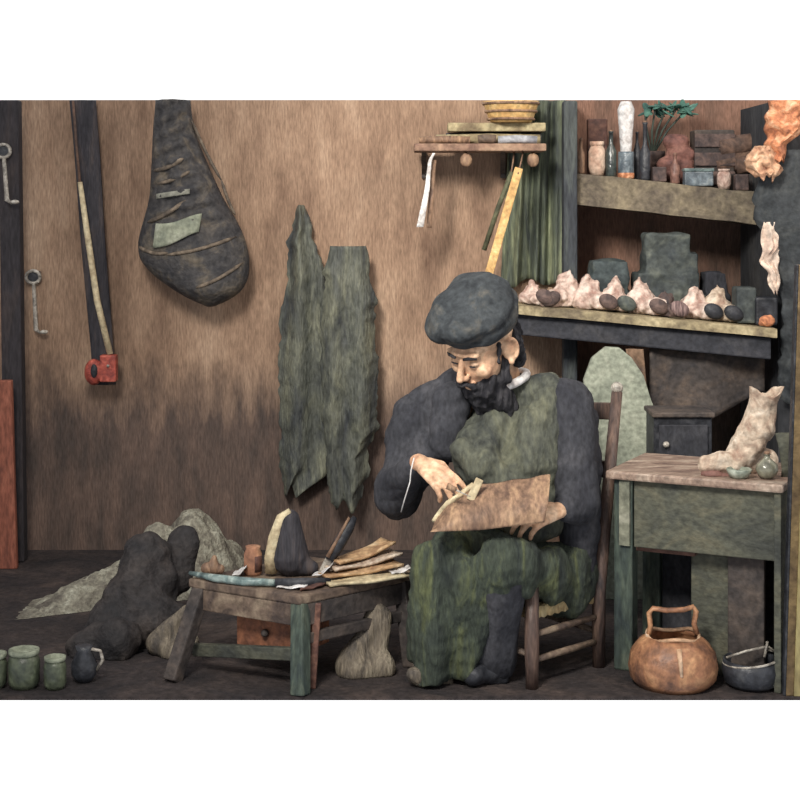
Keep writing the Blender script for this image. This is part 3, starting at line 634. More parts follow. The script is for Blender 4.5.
# ---------------------------------------------------------------- bucket and pan on the floor
c = Vector((P(673, 0, 4.34).x, 4.34, 0))
t = empty('copper_bucket', c, 'round orange copper pail with a looped handle on the floor', 'bucket')
b = B(); lathe(b, [(.10, 0), (.118, .02), (.123, .05), (.116, .09), (.095, .118), (.074, .134), (.068, .132), (.088, .116), (.10, .09), (.10, .03), (.01, .01)], c, 40); obj('bucket_body', b, m_copper, t, True)
b = B(); tube(b, [c+Vector((.071*math.cos(a), .071*math.sin(a), .134+.006*math.sin(a*3))) for a in [2*math.pi*k/32 for k in range(33)]], .0055, 8); obj('bucket_rim', b, mat('pale_copper', (214, 168, 124), (168, 120, 80), (232, 200, 166)), t, True)
b = B(); pts = [c+Vector(v) for v in ((-.068, 0, .131), (-.062, 0, .16), (-.066, 0, .195), (-.055, 0, .208), (-.02, 0, .202), (.03, 0, .204), (.055, 0, .212), (.064, 0, .20), (.058, 0, .165), (.068, 0, .131))]
tube(b, pts, .0075, 10); obj('handle', b, m_copper, t, True)
b = B(); tube(b, [c+Vector((0, -.092, .119)), c+Vector((0, -.115, .092)), c+Vector((0.002, -.123, .055))], [.008, .006, .004], 8); obj('rivet_strip', b, mat('pale_copper', ()), t, True)

c = Vector((P(752, 0, 4.32).x, 4.32, 0)); t = empty('iron_pan', c, 'black round pan with a pale rim and upright handle on the floor', 'pan')
b = B(); lathe(b, [(.055, 0), (.076, .015), (.082, .05), (.078, .075), (.073, .075), (.075, .05), (.06, .012), (.004, .01)], c, 36); obj('pan_body', b, m_iron, t, True)
b = B(); tube(b, [c+Vector((.077*math.cos(a), .077*math.sin(a), .075+.012*math.cos(a))) for a in [2*math.pi*k/32 for k in range(33)]], .0035, 8); obj('pan_rim', b, m_pewter, t, True)
b = B(); tube(b, [c+Vector((.03, -.02, .085)), c+Vector((.04, -.01, .125))], .004, 8); tube(b, [c+Vector((-.07, 0, .078)), c+Vector((-.02, -.01, .098)), c+Vector((.04, -.01, .112)), c+Vector((.075, 0, .085))], .0035, 8); obj('handle', b, m_pewter, t, True)

# ---------------------------------------------------------------- gilded frame moulding at the right edge
t = empty('gilt_frame_rail', (P(802, 0, 4.24).x, 4.24, 0), 'tall gilded frame rail standing at the far right edge', 'frame')
def strip(x0b, x1b, x0t, x1t, Y, m, name):
    b = B(); Yt = Y
    zb, z2 = .0, zat(265, Y)
    f = [Vector((P(x0b, 0, Y).x, Y, zb)), Vector((P(x1b, 0, Y).x, Y, zb)), Vector((P(x1t, 0, Y).x, Y, z2)), Vector((P(x0t, 0, Y).x, Y, z2))]
    outline(b, None, f, [v+Vector((0, .03, 0)) for v in f]); obj(name, b, m, t, bevel=.002)
strip(783.5, 786, 797, 799, 4.232, m_black, 'shadow_groove')
strip(786, 794, 799, 808, 4.232, m_giltd, 'inner_lip')
strip(794, 828, 808, 842, 4.228, m_gilt, 'outer_moulding')

# ---------------------------------------------------------------- cobbler's bench
ZB = .262
Cc, Ll, Rr = Vector((-.27, 4.26)), Vector((-.600, 4.46)), Vector((.046, 4.545))
Kk = Ll+Rr-Cc
def up2(p, z): return Vector((p.x, p.y, z))
t = empty('cobbler_bench', up2((Ll+Rr)/2, 0), 'low cobbler bench strewn with tools and leather in front of the man', 'bench')
b = B(); f = [up2(p, ZB) for p in (Cc, Rr, Kk, Ll)]; outline(b, None, f, [v-Vector((0, 0, .026)) for v in f]); obj('bench_top', b, m_bwood, t, bevel=.005)
cen = (Ll+Rr)/2
def ins(p, k): return cen+(p-cen)*k
b = B(); f = [ins(p, .93) for p in (Cc, Rr, Kk, Ll)]
for a, d in ((0, 1), (1, 2), (2, 3), (3, 0)):
    bb = B(); beam(bb, up2(f[a], ZB-.056), up2(f[d], ZB-.056), .02, .06); obj('apron_rail', bb, (m_dwood if a != 3 else m_bwood), t, bevel=.003)
b.free()
# drawer box under the left half
dd = (Ll-Cc).normalized(); nn = Vector((dd.y, -dd.x))*(1 if Vector((dd.y, -dd.x)).dot(cen-Cc) > 0 else -1)
q0 = ins(Cc, .80)+dd*.02; 
b = B(); p = q0+dd*.11+nn*.10; box(b, (p.x, p.y, ZB-.135), (.21, .16, .10), math.atan2(dd.y, dd.x)); dr = obj('drawer', b, mat('orange_brown_wood', (146, 84, 50), (88, 52, 38), (180, 110, 66), scale=9), t, bevel=.004)
b = B(); p = q0+dd*.11+nn*.012; sph(b, (p.x, p.y, ZB-.135), .011); obj('drawer_knob', b, m_dwood, dr, True)
for tp, bp, m in ((Cc, Vector((P(300, 0, 4.225).x, 4.24)), m_gpost), (Ll, Vector((P(172, 0, 4.36).x, 4.36)), m_dwood), (Rr, Vector((P(412, 0, 4.50).x, 4.50)), m_dwood), (Kk, Kk+Vector((0, .06)), m_dwood)):
    b = B(); beam(b, up2(bp, 0), up2(ins(tp, .88), ZB-.026), .042, .042, up=(dd.x, dd.y, 0)); obj('leg', b, m, t, bevel=.005)
b = B(); beam(b, up2(ins(Cc, .9)+Vector((.03, .02)), .0), up2(ins(Cc, .86)+Vector((.045, .02)), ZB-.03), .022, .03); obj('brace', b, m_rwood, t, bevel=.004, label='thin reddish brace beside the front leg')
b = B(); beam(b, up2(ins(Ll, .95), .06), up2(ins(Cc, .93), .10), .02, .035); obj('stretcher', b, m_gwood, t, bevel=.003)
b = B(); beam(b, up2(ins(Cc, .93), .14), up2(ins(Rr, .95), .14), .02, .03); obj('stretcher', b, m_dwood, t, bevel=.003)

def onB(px, Y): return Vector(((px-400)*Y/F, Y, ZB+.0005))
# shoe last, tall heel block, small jar
c = onB(213, 4.50); b = B(); cap(b, c+Vector((-.018, 0, .018)), c+Vector((.02, 0, .016)), .018, .015); cap(b, c+Vector((0, 0, .02)), c+Vector((.004, 0, .05)), .02, .008)
o = fuse('wooden_heel', b, m_tan, None, .004, 3); tag(o, 'small pointed brown wooden heel at the left end of the bench', 'heel')
c = onB(253, 4.50); t = empty('glue_jar', c, 'small orange brown glue jar between the wooden heel and the boot', 'jar')
b = B(); lathe(b, [(.022, 0), (.026, .01), (.026, .06), (.02, .074), (.022, .082), (.017, .082)], c, 22); obj('jar_body', b, mat('orange_clay', (176, 116, 78), (120, 74, 52), (212, 166, 124)), t, True)
b = B(); sheet(b, lambda u, v: c+Vector((math.cos(-1.3+u)*.0275, math.sin(-1.3+u)*.0275, .012+.045*v)), 8, 2, .0015); obj('jar_label', b, m_rwood, t, True)
c = onB(289, 4.50); t = empty('boot_last', c, 'tall dark boot last with a cream edge on the bench', 'shoe last')
b = B(); cap(b, c+Vector((.004, 0, .05)), c+Vector((.002, 0, .158)), .056, .030); cap(b, c+Vector((.01, 0, .036)), c+Vector((.065, -.01, .022)), .044, .022)
o = fuse('last_body', b, mat('blue_black', ()), t, .005, 3)
for v in o.data.vertices: v.co.z = max(v.co.z, 0)
b = B(); tube(b, [c+Vector((-.050, -.012, .008)), c+Vector((-.050, -.012, .05)), c+Vector((-.040, -.012, .11)), c+Vector((-.022, -.012, .165)), c+Vector((.004, -.014, .186))], [.018, .020, .018, .014, .008], 12); obj('cream_edge', b, m_cream, t, True, label='cream leather edge')
# black knife standing/leaning, curved teal blade, papers and leather offcuts
a, e = onB(322, 4.46)+Vector((0, 0, .016)), P(355, 517, 4.50)
t = empty('shoe_knife', a, 'black handled shoe knife leaning up from the bench papers', 'knife')
b = B(); d = (e-a); tube(b, [a+d*.22, a+d*.45, a+d*.8, a+d], [.014, .019, .017, .007], 12); obj('handle', b, m_black, t, True)
b = B(); beam(b, a-Vector((0, 0, .008)), a+d*.3, .004, .028, up=(-1, 0, 1), taper=1); obj('blade', b, m_pewter, t)
b = B(); tube(b, [a+d*.3+Vector((-.012, -.02, 0)), a+d*.98+Vector((-.014, -.012, .004))], [.006, .004], 8); obj('ferrule', b, m_tan, t, True)
pts = [onB(x, y)+Vector((0, 0, .012)) for x, y in ((190, 4.47), (215, 4.41), (245, 4.37), (275, 4.355), (308, 4.36), (330, 4.38))]
t = empty('curved_blade', pts[2], 'long curved teal leather knife lying along the front of the bench', 'knife')
b = B(); tube(b, pts[:4], [.006, .011, .012, .010], 10); obj('blade', b, m_teal, t, True)
b = B(); tube(b, pts[3:], [.012, .013, .008], 10); obj('handle', b, m_black, t, True)
def flat(name, corners, th, m, label, cat, z=0, curl=.0, grp=None):
    b = B(); cs = [Vector(c) for c in corners]
    def fn(u, v):
        p = (cs[0]*(1-u)+cs[1]*u)*(1-v)+(cs[3]*(1-u)+cs[2]*u)*v
        p.z += z+curl*(u*u)+.002*math.sin(u*9+v*4)+.002; return p
    sheet(b, fn, 14, 8, th, (0, 0, 1)); return tag(obj(name, b, m, None, True), label, cat, grp)
flat('paper_sheet', [onB(276, 4.335), onB(304, 4.31), onB(310, 4.37), onB(284, 4.39)], .002, m_white, 'white paper scrap at the front corner of the bench', 'paper', .001, .006)
flat('paper_sheet', [onB(232, 4.475), onB(246, 4.45), onB(248, 4.52), onB(236, 4.54)], .003, m_white, 'small white scrap between the wooden heel and glue jar', 'paper', .0, .03)
flat('paper_sheet', [onB(312, 4.42), onB(330, 4.40), onB(334, 4.47), onB(318, 4.48)], .003, m_white, 'white scrap between the boot last and the black knife', 'paper', .012, .03)
m_off = mat('honey_leather', (196, 152, 100), (150, 104, 64), (222, 190, 142), scale=16)
for i, (x0, y0, x1, y1, z, cu, m, lab) in enumerate(((326, 4.37, 404, 4.47, .0, .004, m_cream, 'lowest cream leather offcut fanned at the right of the bench'),
      (322, 4.41, 398, 4.52, .012, .012, m_off, 'honey brown leather offcut, second from the bottom of the fan'),
      (330, 4.44, 396, 4.56, .026, .02, m_pale, 'pale leather offcut in the middle of the fan'),
      (334, 4.46, 388, 4.58, .040, .034, m_off, 'topmost honey leather offcut, curling up at the right'))):
    a = onB(x0, y0); e = onB(x1, y1); dv = (e-a).normalized(); pv = Vector((-dv.y, dv.x, 0))*.028
    flat('leather_offcut', [a-pv, e-pv*1.3, e+pv*1.2, a+pv], .008, m, lab, 'leather offcut', z, cu, 'leather offcuts fanned on the bench')
flat('paper_sheet', [onB(392, 4.44), onB(413, 4.475), onB(408, 4.51), onB(388, 4.49)], .003, m_white, 'white paper scrap at the right corner of the bench', 'paper', .012, .01)
flat('red_leather_piece', [onB(300, 4.30), onB(322, 4.34), onB(330, 4.40), onB(304, 4.36)], .006, m_rwood, 'red brown leather piece near the front corner of the bench', 'leather offcut', .0, .004)

# pale sacks leaning below the bench
def lump(name, prims, m, label, cat, vox=.008, disp=None, kind=None):
    b = B()
    for p in prims: cap(b, *p)
    o = fuse(name, b, m, None, vox, 5, disp or wr(14, .02, (1, 1, .5)))
    mz = min(v.co.z for v in o.data.vertices)
    for v in o.data.vertices: v.co.z = max(v.co.z, -o.location.z)
    return tag(o, label, cat, None, kind)
m_clay = mat('grey_tan_sackcloth', (120, 106, 84), (74, 66, 56), (156, 142, 116), scale=10, st=(2.5, 2, .5), bump=.6)
g = lambda px, Y, z: Vector(((px-400)*Y/F, Y, z))
lump('pale_sack', [(g(352, 4.42, .04), g(376, 4.46, .17), .042, .02), (g(376, 4.45, .04), g(384, 4.47, .15), .036, .02), (g(352, 4.42, .02), g(380, 4.44, .02), .05)], m_clay, 'grey tan sack slumped under the right side of the bench', 'sack')
lump('tan_bag', [(g(160, 4.62, .03), g(186, 4.64, .12), .035, .02), (g(170, 4.6, .02), g(190, 4.62, .04), .04, .03)], m_clay, 'small tan bag on the floor behind the left bench leg', 'bag')
lump('black_sack', [(g(140, 4.80, .09), g(150, 4.84, .22), .12, .085), (g(108, 4.74, .05), g(158, 4.74, .06), .08, .09), (g(165, 4.90, .16), g(180, 4.94, .24), .08, .06), (g(80, 4.62, .01), g(120, 4.62, .03), .05, .07)],
     mat('black_brown_cloth', (44, 38, 34), (28, 26, 25), (64, 54, 46), scale=8, bump=.6), 'black brown sack slumped on the floor left of the bench', 'sack', .009, lambda c: .03*noise.noise(c*9)+.01*noise.noise(c*24))
# heap of pale shavings against the wall
b = B()
def heap(u, v):
    x = P(36+208*u, 0, 5.3).x; y = 5.02+.62*u*.6+.55*(v-.1)*(.45+.55*u)
    hgt = (.03+.31*u**1.2)*max(0, math.sin(min(1, v*1.1)*math.pi))*min(1, u*5)*min(1, (1-u)*4)
    hgt *= 1+.5*noise.noise(Vector((x*9, y*9, 0)))
    return Vector((x+.02*noise.noise(Vector((u*9, v*9, 3))), y, max(.001, hgt+.012*noise.noise(Vector((x*40, y*40, 1)))*(hgt > .01))))
b = B(); NU, NV = 90, 50; G = [[b.verts.new(heap(i/NU, j/NV)) for j in range(NV+1)] for i in range(NU+1)]
for i in range(NU):
    for j in range(NV): b.faces.new([G[i][j], G[i+1][j], G[i+1][j+1], G[i][j+1]])
tag(obj('shavings_heap', b, mat('pale_shavings', (140, 134, 112), (92, 84, 70), (180, 178, 154), scale=14, fine=90, bump=.8), None, True), 'pale grey green heap of ash and shavings against the dark wall', 'heap', None, 'stuff')
# green crocks at the lower left
m_crock = mat('green_crock_glaze', (84, 92, 64), (48, 56, 42), (124, 134, 98), scale=10, rough=.4, spec=.5)
for px, Y, wpx, hpx, lab in ((-7, 4.31, 28, 34, 'left'), (24, 4.31, 31, 38, 'middle'), (55, 4.30, 22, 32, 'right')):
    c = Vector(((px-400)*Y/F, Y, 0)); R = wpx/2*Y/F; Hh = hpx*Y/F
    t = empty('green_crock', c, 'squat green glazed crock at the lower left corner, %s of three' % {'left': 'leftmost', 'middle': 'the tallest', 'right': 'rightmost'}[lab], 'crock', 'green crocks at the lower left')
    b = B(); lathe(b, [(R*.8, 0), (R, Hh*.15), (R*1.02, Hh*.7), (R*.86, Hh*.88)], c, 28); obj('crock_body', b, m_crock, t, True)
    b = B(); lathe(b, [(R*.86, Hh*.86), (R*.98, Hh*.9), (R*.98, Hh), (R*.7, Hh), (R*.66, Hh*.9)], c, 28); obj('crock_rim', b, mat('pale_crock_rim', (150, 156, 128), (110, 118, 92)), t, True)
c = Vector(((84-400)*4.36/F, 4.36, 0)); t = empty('dark_jug', c, 'dark handled jug right of the green crocks', 'jug')
b = B(); lathe(b, [(.02, 0), (.034, .02), (.036, .05), (.02, .085), (.024, .1), (.018, .1)], c, 24); obj('jug_body', b, m_iron, t, True)
b = B(); tube(b, [c+Vector(v) for v in ((.02, 0, .09), (.045, 0, .085), (.052, 0, .06), (.034, 0, .03))], .005, 8); obj('handle', b, m_pewter, t, True)

# ---------------------------------------------------------------- chair
ZSq = .215
cA, cB, cD = Vector((.360, 4.30)), Vector((.568, 4.50)), Vector((.19, 4.53)); cC = cB+cD-cA
t = empty('rush_chair', up2((cB+cD)/2, 0), 'low dark wooden chair with a straw seat under the seated man', 'chair')
m_ch = mat('chair_wood', (92, 68, 54), (52, 42, 38), (130, 100, 78), scale=10, st=(2, 2, .5), rough=.45)
for p, zt_ in ((cA, .300), (cD, .255)):
    b = B(); tube(b, [up2(p, 0), up2(p, .1), up2(p, zt_-.012)], [.017, .020, .019], 14); sph(b, up2(p, zt_-.010), (.020, .020, .012)); obj('leg', b, m_ch, t, True)
bk = (cC-cD).normalized(); 
for p, tp in ((cB, P(617, 392, 4.62)), (cC, P(560, 392, 4.86))):
    b = B(); tube(b, [up2(p, 0), up2(p, .22), Vector(tp)], [.018, .020, .016], 14); pl = obj('back_post', b, m_ch, t, True)
    b = B(); sph(b, Vector(tp)+Vector((0, 0, .012)), .018); obj('finial', b, m_pewter, pl, True, label='shiny grey ball finial')
T1, T2 = P(617, 392, 4.62), P(560, 392, 4.86)
for k in (.9, .6):
    a = up2(cB, .22).lerp(T1, k); e = up2(cC, .22).lerp(T2, k); b = B(); beam(b, a, e, .012, .05); obj('back_slat', b, m_ch, t, bevel=.004)
b = B(); f = [ins2 for ins2 in (cA, cB, cC, cD)]; cm = (cB+cD)/2
f = [cm+(p-cm)*.98 for p in f]
def seat(u, v):
    p = (f[0]*(1-u)+f[1]*u)*(1-v)+(f[3]*(1-u)+f[2]*u)*v
    return Vector((p.x, p.y, ZSq+.006*math.sin(u*60)*.4-.01*math.sin(u*math.pi)*math.sin(v*math.pi)))
sheet(b, seat, 40, 16, .03, (0, 0, -1)); obj('straw_seat', b, m_straw, t, True)
b = B()
def rung(p, q, z, r=.010, m=m_bwood):
    b = B(); tube(b, [up2(p, z), up2((p+q)/2, z), up2(q, z)], [r*.8, r, r*.8], 10); obj('rung', b, m, t, True)
rung(cA, cB, .075); rung(cA, cB, .145); rung(cA, cD, .09); rung(cD, cC, .1); rung(cB, cC, .1)
b.free()

# ---------------------------------------------------------------- the man
man = empty('person', (.40, 4.5, 0), 'seated bearded man in a dark cap and jacket, bent over leather in his lap', 'person')
hc = P(483, 341, 4.46)                      # head centre
Fv = Vector((-.62, -.60, -.50)).normalized()
Uv = Vector((-.14, -.30, .9)); Uv = (Uv-Fv*Uv.dot(Fv)).normalized(); Rv = Fv.cross(Uv)
HM = Matrix((Rv, Fv, Uv)).transposed()     # columns: right, forward, up
HS = 1.13
def hp(x, y, z): return hc+HM @ Vector((x*HS, y*HS, z*HS))
def hs(bm, x, y, z, r, rot=None): sph(bm, hp(x, y, z), tuple(q*HS for q in r), HM if rot is None else HM @ rot, 3)
J = dict(pel=P(552, 575, 4.56), ches=P(512, 452, 4.60), neck=P(506, 395, 4.58), rs=P(436, 408, 4.74), ls=P(568, 402, 4.52),
         re=P(396, 492, 4.56), le=P(579, 500, 4.42), rw=P(418, 462, 4.36), lw=P(560, 510, 4.34),
         rh=P(535, 575, 4.64), lh=P(568, 578, 4.50), rk=P(452, 560, 4.34), lk=P(502, 566, 4.26), ra=P(440, 664, 4.37), la=P(494, 664, 4.38))
b = B()
hs(b, 0, -.012, .03, (.076, .095, .086)); hs(b, 0, .028, -.03, (.060, .062, .078)); hs(b, 0, .046, -.088, (.036, .038, .028))
cap(b, hp(0, .090, .0), hp(0, .113, -.040), .0075, .0115); hs(b, .009, .100, -.044, (.008, .009, .007)); hs(b, -.009, .100, -.044, (.008, .009, .007))
hs(b, 0, .076, .016, (.052, .018, .010)); hs(b, .036, .064, -.036, (.024, .022, .022)); hs(b, -.036, .064, -.036, (.024, .022, .022))
for s in (1, -1):
    hs(b, .029*s, .077, -.008, (.015, .012, .010)); hs(b, .073*s, -.004, -.016, (.010, .018, .026), Matrix.Rotation(.35*s, 3, 'Z')); hs(b, .080*s, .002, -.044, (.007, .009, .010)); tube(b, [hp((.082+.004*math.cos(a))*s, -.008-.018*math.cos(a), -.012+.028*math.sin(a)) for a in [-1.9+3.9*k/14 for k in range(15)]], .0062, 8)
hs(b, 0, .088, -.068, (.020, .012, .007)); hs(b, 0, .086, -.080, (.018, .012, .007))
cap(b, hp(0, -.03, -.06), J['neck'], .052, .056); cap(b, J['neck'], J['ches'], .06, .115); cap(b, J['ches'], J['pel'], .12, .115)
cap(b, J['neck']-Vector((0, 0, .03)), J['rs'], .05, .05); cap(b, J['neck']-Vector((0, 0, .03)), J['ls'], .05, .05)
for s in 'rl':
    cap(b, J[s+'s'], J[s+'e'], .046, .036); cap(b, J[s+'e'], J[s+'w'], .036, .024)
    cap(b, J[s+'h'], J[s+'k'], .072, .052); cap(b, J[s+'k'], J[s+'a'], .048, .034); cap(b, J[s+'a'], Vector((J[s+'a'].x, J[s+'a'].y, .035)), .034, .028)
    cap(b, Vector((J[s+'a'].x, J[s+'a'].y, .028)), Vector((J[s+'a'].x-.06, J[s+'a'].y-.02, .024)), .026, .020)
def hand(b, w_, d, back, side, curls, spread=.10, thumb=1.0, L=1.0):
    """w_ wrist, d towards the knuckles, back = back of the hand, side = towards the thumb"""
    d = d.normalized(); back = (back-d*back.dot(d)).normalized(); side = d.cross(back) * (1 if d.cross(back).dot(side) > 0 else -1)
    kn = w_+d*.082*L
    for i in range(4):
        o = side*(.030-.020*i)*L
        cap(b, w_+side*(.012-.008*i)+d*.01, kn+o-d*(.004*abs(i-1.3)), .0145*L, .0105*L)
        p = kn+o-d*(.004*abs(i-1.3)); a = curls[i]; dr = (d+side*(spread*(1.2-i)*.5)).normalized()
        for seg_, (ln, r) in enumerate(zip(((.040, .024, .020), (.044, .028, .021), (.041, .026, .020), (.032, .020, .018))[i], (.0094, .0086, .0076))):
            ang = a*(seg_*.9+.55); v = dr*math.cos(ang)-back*math.sin(ang); q = p+v*ln*L; cap(b, p, q, r*L, r*.92*L); p = q
    t0 = w_+d*.02+side*.016; t1 = t0+(d*.5+side*.75-back*.35).normalized()*.040*L*thumb; t2 = t1+(d*.85+side*.1-back*.5).normalized()*.032*L; t3 = t2+(d*.9-side*.35-back*.35).normalized()*.026*L
    cap(b, t0, t1, .0165, .0125); cap(b, t1, t2, .0115, .0100); cap(b, t2, t3, .0098, .0082)
    return kn
cap(b, J['rw'], J['rw']+Vector((.008, -.01, .0)), .024, .023)
rd = P(450, 484, 4.28)-J['rw']
hand(b, J['rw']+Vector((.004, -.006, 0)), rd, Vector((.25, -.75, .62)), Vector((.5, 0, .9)), (.35, .55, .62, .7))
ld = P(533, 516, 4.285)-J['lw']
hand(b, J['lw'], ld, Vector((.1, -.5, .8)), Vector((-.2, -.5, .8)), (.5, .6, .65, .7))
fuse('body', b, m_skin, man, .0038, 3)
# eyes, brows, hair, beard, cap
for s in (1, -1):
    b = B(); hs(b, .029*s, .0875, -.013, (.011, .003, .0022), Matrix.Rotation(-.12*s, 3, 'Y')); obj('lid_shade', b, m_beard, man, True, label='dark line standing for the shade under a lowered eyelid')  # eyelid shadow put in as a dark sliver
    b = B(); tube(b, [hp(.013*s, .094, .010), hp(.03*s, .094, .016), hp(.047*s, .082, .010)], [.004, .005, .003], 8); obj('eyebrow', b, m_beard, man, True)
b = B()
hs(b, 0, .052, -.098, (.050, .046, .034)); cap(b, hp(0, .05, -.10), hp(0, .050, -.215), .050, .028); cap(b, hp(-.02, .045, -.09), hp(-.035, .025, -.19), .048, .034); cap(b, hp(.03, .045, -.09), hp(.03, .035, -.185), .042, .03)
for s in (1, -1):
    cap(b, hp(.064*s, .0, -.035), hp(.056*s, .022, -.085), .012, .020); cap(b, hp(.056*s, .022, -.085), hp(.02*s, .05, -.105), .022, .03)
    cap(b, hp(.004*s, .106, -.060), hp(.030*s, .088, -.076), .0085, .007); cap(b, hp(.030*s, .088, -.076), hp(.034*s, .074, -.10), .009, .012)
fuse('beard', b, m_beard, man, .004, 2, lambda c: .012*noise.noise(Vector((c.x*60, c.y*60, c.z*22)))+.006*noise.noise(c*26))
b = B()
hs(b, 0, -.050, .0, (.077, .056, .060)); cap(b, hp(-.062, -.045, -.005), hp(-.046, -.055, -.085), .024, .024); cap(b, hp(.062, -.045, -.005), hp(.046, -.055, -.085), .024, .024); cap(b, hp(.072, .02, .018), hp(.064, .03, -.03), .008, .006); cap(b, hp(-.072, .02, .018), hp(-.064, .03, -.03), .008, .006)
fuse('hair', b, m_beard, man, .004, 2, wr(70, .006))
b = B()
lf = Matrix.Rotation(-.10, 3, 'Y')
hs(b, -.004, -.012, .066, (.096, .118, .052)); hs(b, .008, .006, .098, (.112, .118, .052), Matrix.Rotation(-.1, 3, 'X')); hs(b, .004, -.02, .122, (.092, .092, .046)); hs(b, -.004, -.01, .045, (.089, .110, .022)); hs(b, .02, .05, .082, (.085, .07, .044))
fuse('cap', b, m_cap, man, .005, 5, wr(16, .014))
# shirt / collar
b = B(); tube(b, [P(500, 382, 4.54)+Vector((.076*math.cos(a), .070*math.sin(a), .024*math.cos(a)+.010*math.sin(a))) for a in [2*math.pi*k/24 for k in range(25)]], .013, 8); obj('collar', b, m_white, man, True, label='narrow white shirt collar')
b = B()
cap(b, J['neck']-Vector((0, -.01, .02)), J['ches'], .088, .135); cap(b, P(505, 392, 4.56), P(555, 396, 4.52), .062, .06); cap(b, J['ches'], P(520, 505, 4.50), .135, .135); cap(b, P(500, 412, 4.54), P(478, 462, 4.46), .07, .085); cap(b, P(545, 402, 4.50), P(530, 462, 4.46), .06, .09)
cap(b, P(480, 462, 4.44), P(510, 498, 4.42), .07, .08); cap(b, P(462, 452, 4.42), P(480, 470, 4.40), .04, .05)
fuse('shirt', b, m_shirt, man, .007, 6, lambda c: .022*noise.noise(Vector((c.x*16, c.y*8, c.z*7)))+.006*noise.noise(c*40))
# jacket: back, both sleeves, skirts
b = B(); dk = Vector((.03, .07, 0))
cap(b, J['neck']+Vector((.02, .05, -.045)), J['ches']+dk, .085, .15); cap(b, J['ches']+dk, P(560, 545, 4.66), .15, .135)
cap(b, P(580, 420, 4.54), P(582, 470, 4.52), .06, .066)
cap(b, J['neck']+Vector((-.03, .06, -.06)), J['rs'], .07, .075); cap(b, J['neck']+Vector((.03, .03, -.055)), J['ls'], .06, .072)
cap(b, P(452, 400, 4.56), P(446, 446, 4.52), .06, .05); cap(b, J['rs'], J['re'], .076, .066); cap(b, J['re'], J['rw']+Vector((-.015, .02, -.01)), .068, .036); cap(b, P(420, 420, 4.66), P(400, 500, 4.60), .09, .06); cap(b, J['rs'], P(424, 460, 4.58), .085, .075); cap(b, P(462, 380, 4.66), P(420, 412, 4.66), .045, .07); cap(b, P(440, 400, 4.66), P(402, 436, 4.66), .06, .06)
cap(b, J['ls'], J['le'], .076, .066); cap(b, J['le'], J['lw']+Vector((.02, .012, 0)), .066, .036)
cap(b, P(580, 500, 4.5), P(576, 572, 4.49), .068, .06); cap(b, P(568, 500, 4.56), P(572, 560, 4.56), .095, .085)
fuse('jacket', b, m_navy, man, .008, 6, lambda c: .010*noise.noise(Vector((c.x*11, c.y*9, c.z*6)))+.011*(abs(noise.noise(Vector((c.x*7+c.z*9, c.y*6, c.z*12-c.x*6))))**.5-.5))
# apron + trousers
b = B()
cap(b, J['rh'], J['rk'], .10, .082); cap(b, J['lh'], J['lk'], .098, .080); cap(b, P(530, 545, 4.5), P(462, 550, 4.36), .07, .06)
cap(b, J['rk'], P(440, 640, 4.33), .080, .062); cap(b, P(440, 640, 4.33), P(434, 676, 4.34), .062, .05); cap(b, P(470, 575, 4.30), P(462, 664, 4.34), .08, .055)
cap(b, J['lk'], P(496, 612, 4.34), .076, .05); cap(b, P(438, 562, 4.34), P(424, 655, 4.36), .065, .045)
ap = fuse('apron', b, m_apron, man, .007, 6, lambda c: .034*noise.noise(Vector((c.x*17, c.y*14, c.z*3.5)))+.006*noise.noise(c*40))
for v in ap.data.vertices: v.co.z = max(v.co.z, .012+.01*noise.noise(v.co*30))
b = B(); cap(b, J['lk'], J['la'], .072, .06); cap(b, P(497, 605, 4.34), Vector((J['la'].x, J['la'].y, .055)), .062, .058); cap(b, J['lk'], P(497, 605, 4.34), .07, .06)
fuse('trouser_leg', b, m_navy, man, .007, 4, wr(20, .012, (1, 1, .4)), label='dark trouser leg below the apron')
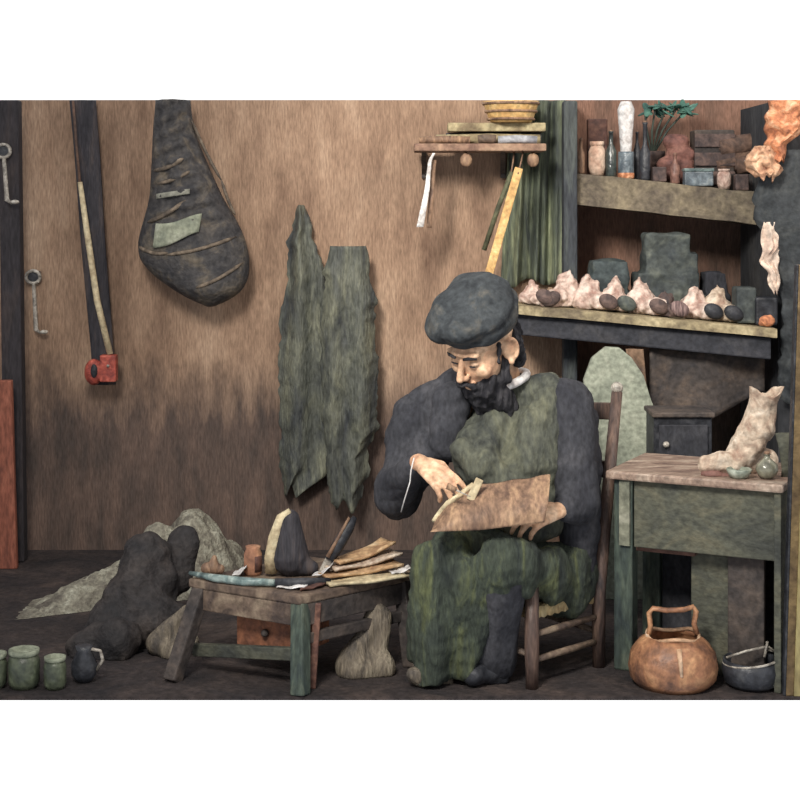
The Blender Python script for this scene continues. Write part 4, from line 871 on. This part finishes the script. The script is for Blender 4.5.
for x, y, z, m, lab in ((J['ra'].x, J['ra'].y-.005, 0, m_clay, 'worn pale grey tan boot'), (J['la'].x, J['la'].y-.01, 0, m_black, 'boot with shade put into its black colour')):  # second boot is coloured black to stand for the shadow round it
    b = B(); cap(b, (x, y, .038), (x-.062, y-.052, .032), .042, .033); cap(b, (x, y, .035), (x, y+.004, .115), .044, .048); box(b, (x+.002, y+.005, .010), (.07, .07, .02))
    o = fuse('boot', b, m, man, .005, 3, wr(25, .008), label=lab)
    for v in o.data.vertices: v.co.z = max(v.co.z, .0)

# leather he works on, with awl and thread
t = empty('worked_leather', P(490, 530, 4.22), 'brown curled leather piece held across the man\'s lap', 'leather')
def wl(u, v):
    bt_ = [(0, (430, 532)), (.5, (480, 531)), (1, (545, 524))]; tp = [(0, (434, 522)), (.18, (448, 503)), (.36, (474, 486)), (.6, (510, 482)), (1, (551, 476))]
    a = interp(bt_, u); c = interp(tp, u); p = P(a[0]+(c[0]-a[0])*v, a[1]+(c[1]-a[1])*v, 4.175+.10*v)
    p.y += -.03*math.sin(v*math.pi)+.010*math.sin(u*22)*v+.02*u; return p
b = B(); sheet(b, wl, 50, 16, .010); obj('leather_body', b, m_tan, t, True)
b = B(); tube(b, [wl(u, 1)+Vector((0, -.006, .002)) for u in [k/30*.36 for k in range(31)]], .0075, 8); obj('leather_edge', b, m_cream, t, True, label='pale cut edge')
b = B(); beam(b, P(470, 500, 4.24), P(480, 479, 4.24), .022, .01, up=(0, 1, 0)); obj('leather_tab', b, m_cream, t, bevel=.003, label='pale folded tab')
t = empty('awl', P(462, 492, 4.19), 'small steel awl in the man\'s right hand', 'awl')
b = B(); tube(b, [P(447, 486, 4.20), P(456, 490, 4.195)], [.009, .007], 10); obj('handle', b, m_tan, t, True)
b = B(); tube(b, [P(456, 490, 4.195), P(471, 497, 4.19)], [.003, .001], 6); obj('spike', b, m_pewter, t, True)
b = B(); tube(b, [P(414, 458, 4.30), P(411, 470, 4.285), P(410, 482, 4.29), P(405, 498, 4.31), P(401, 512, 4.33)], .0018, 6)
tag(obj('thread', b, m_white, None, True), 'white thread hanging from the man\'s right hand', 'thread')
bpy.context.view_layer.update()
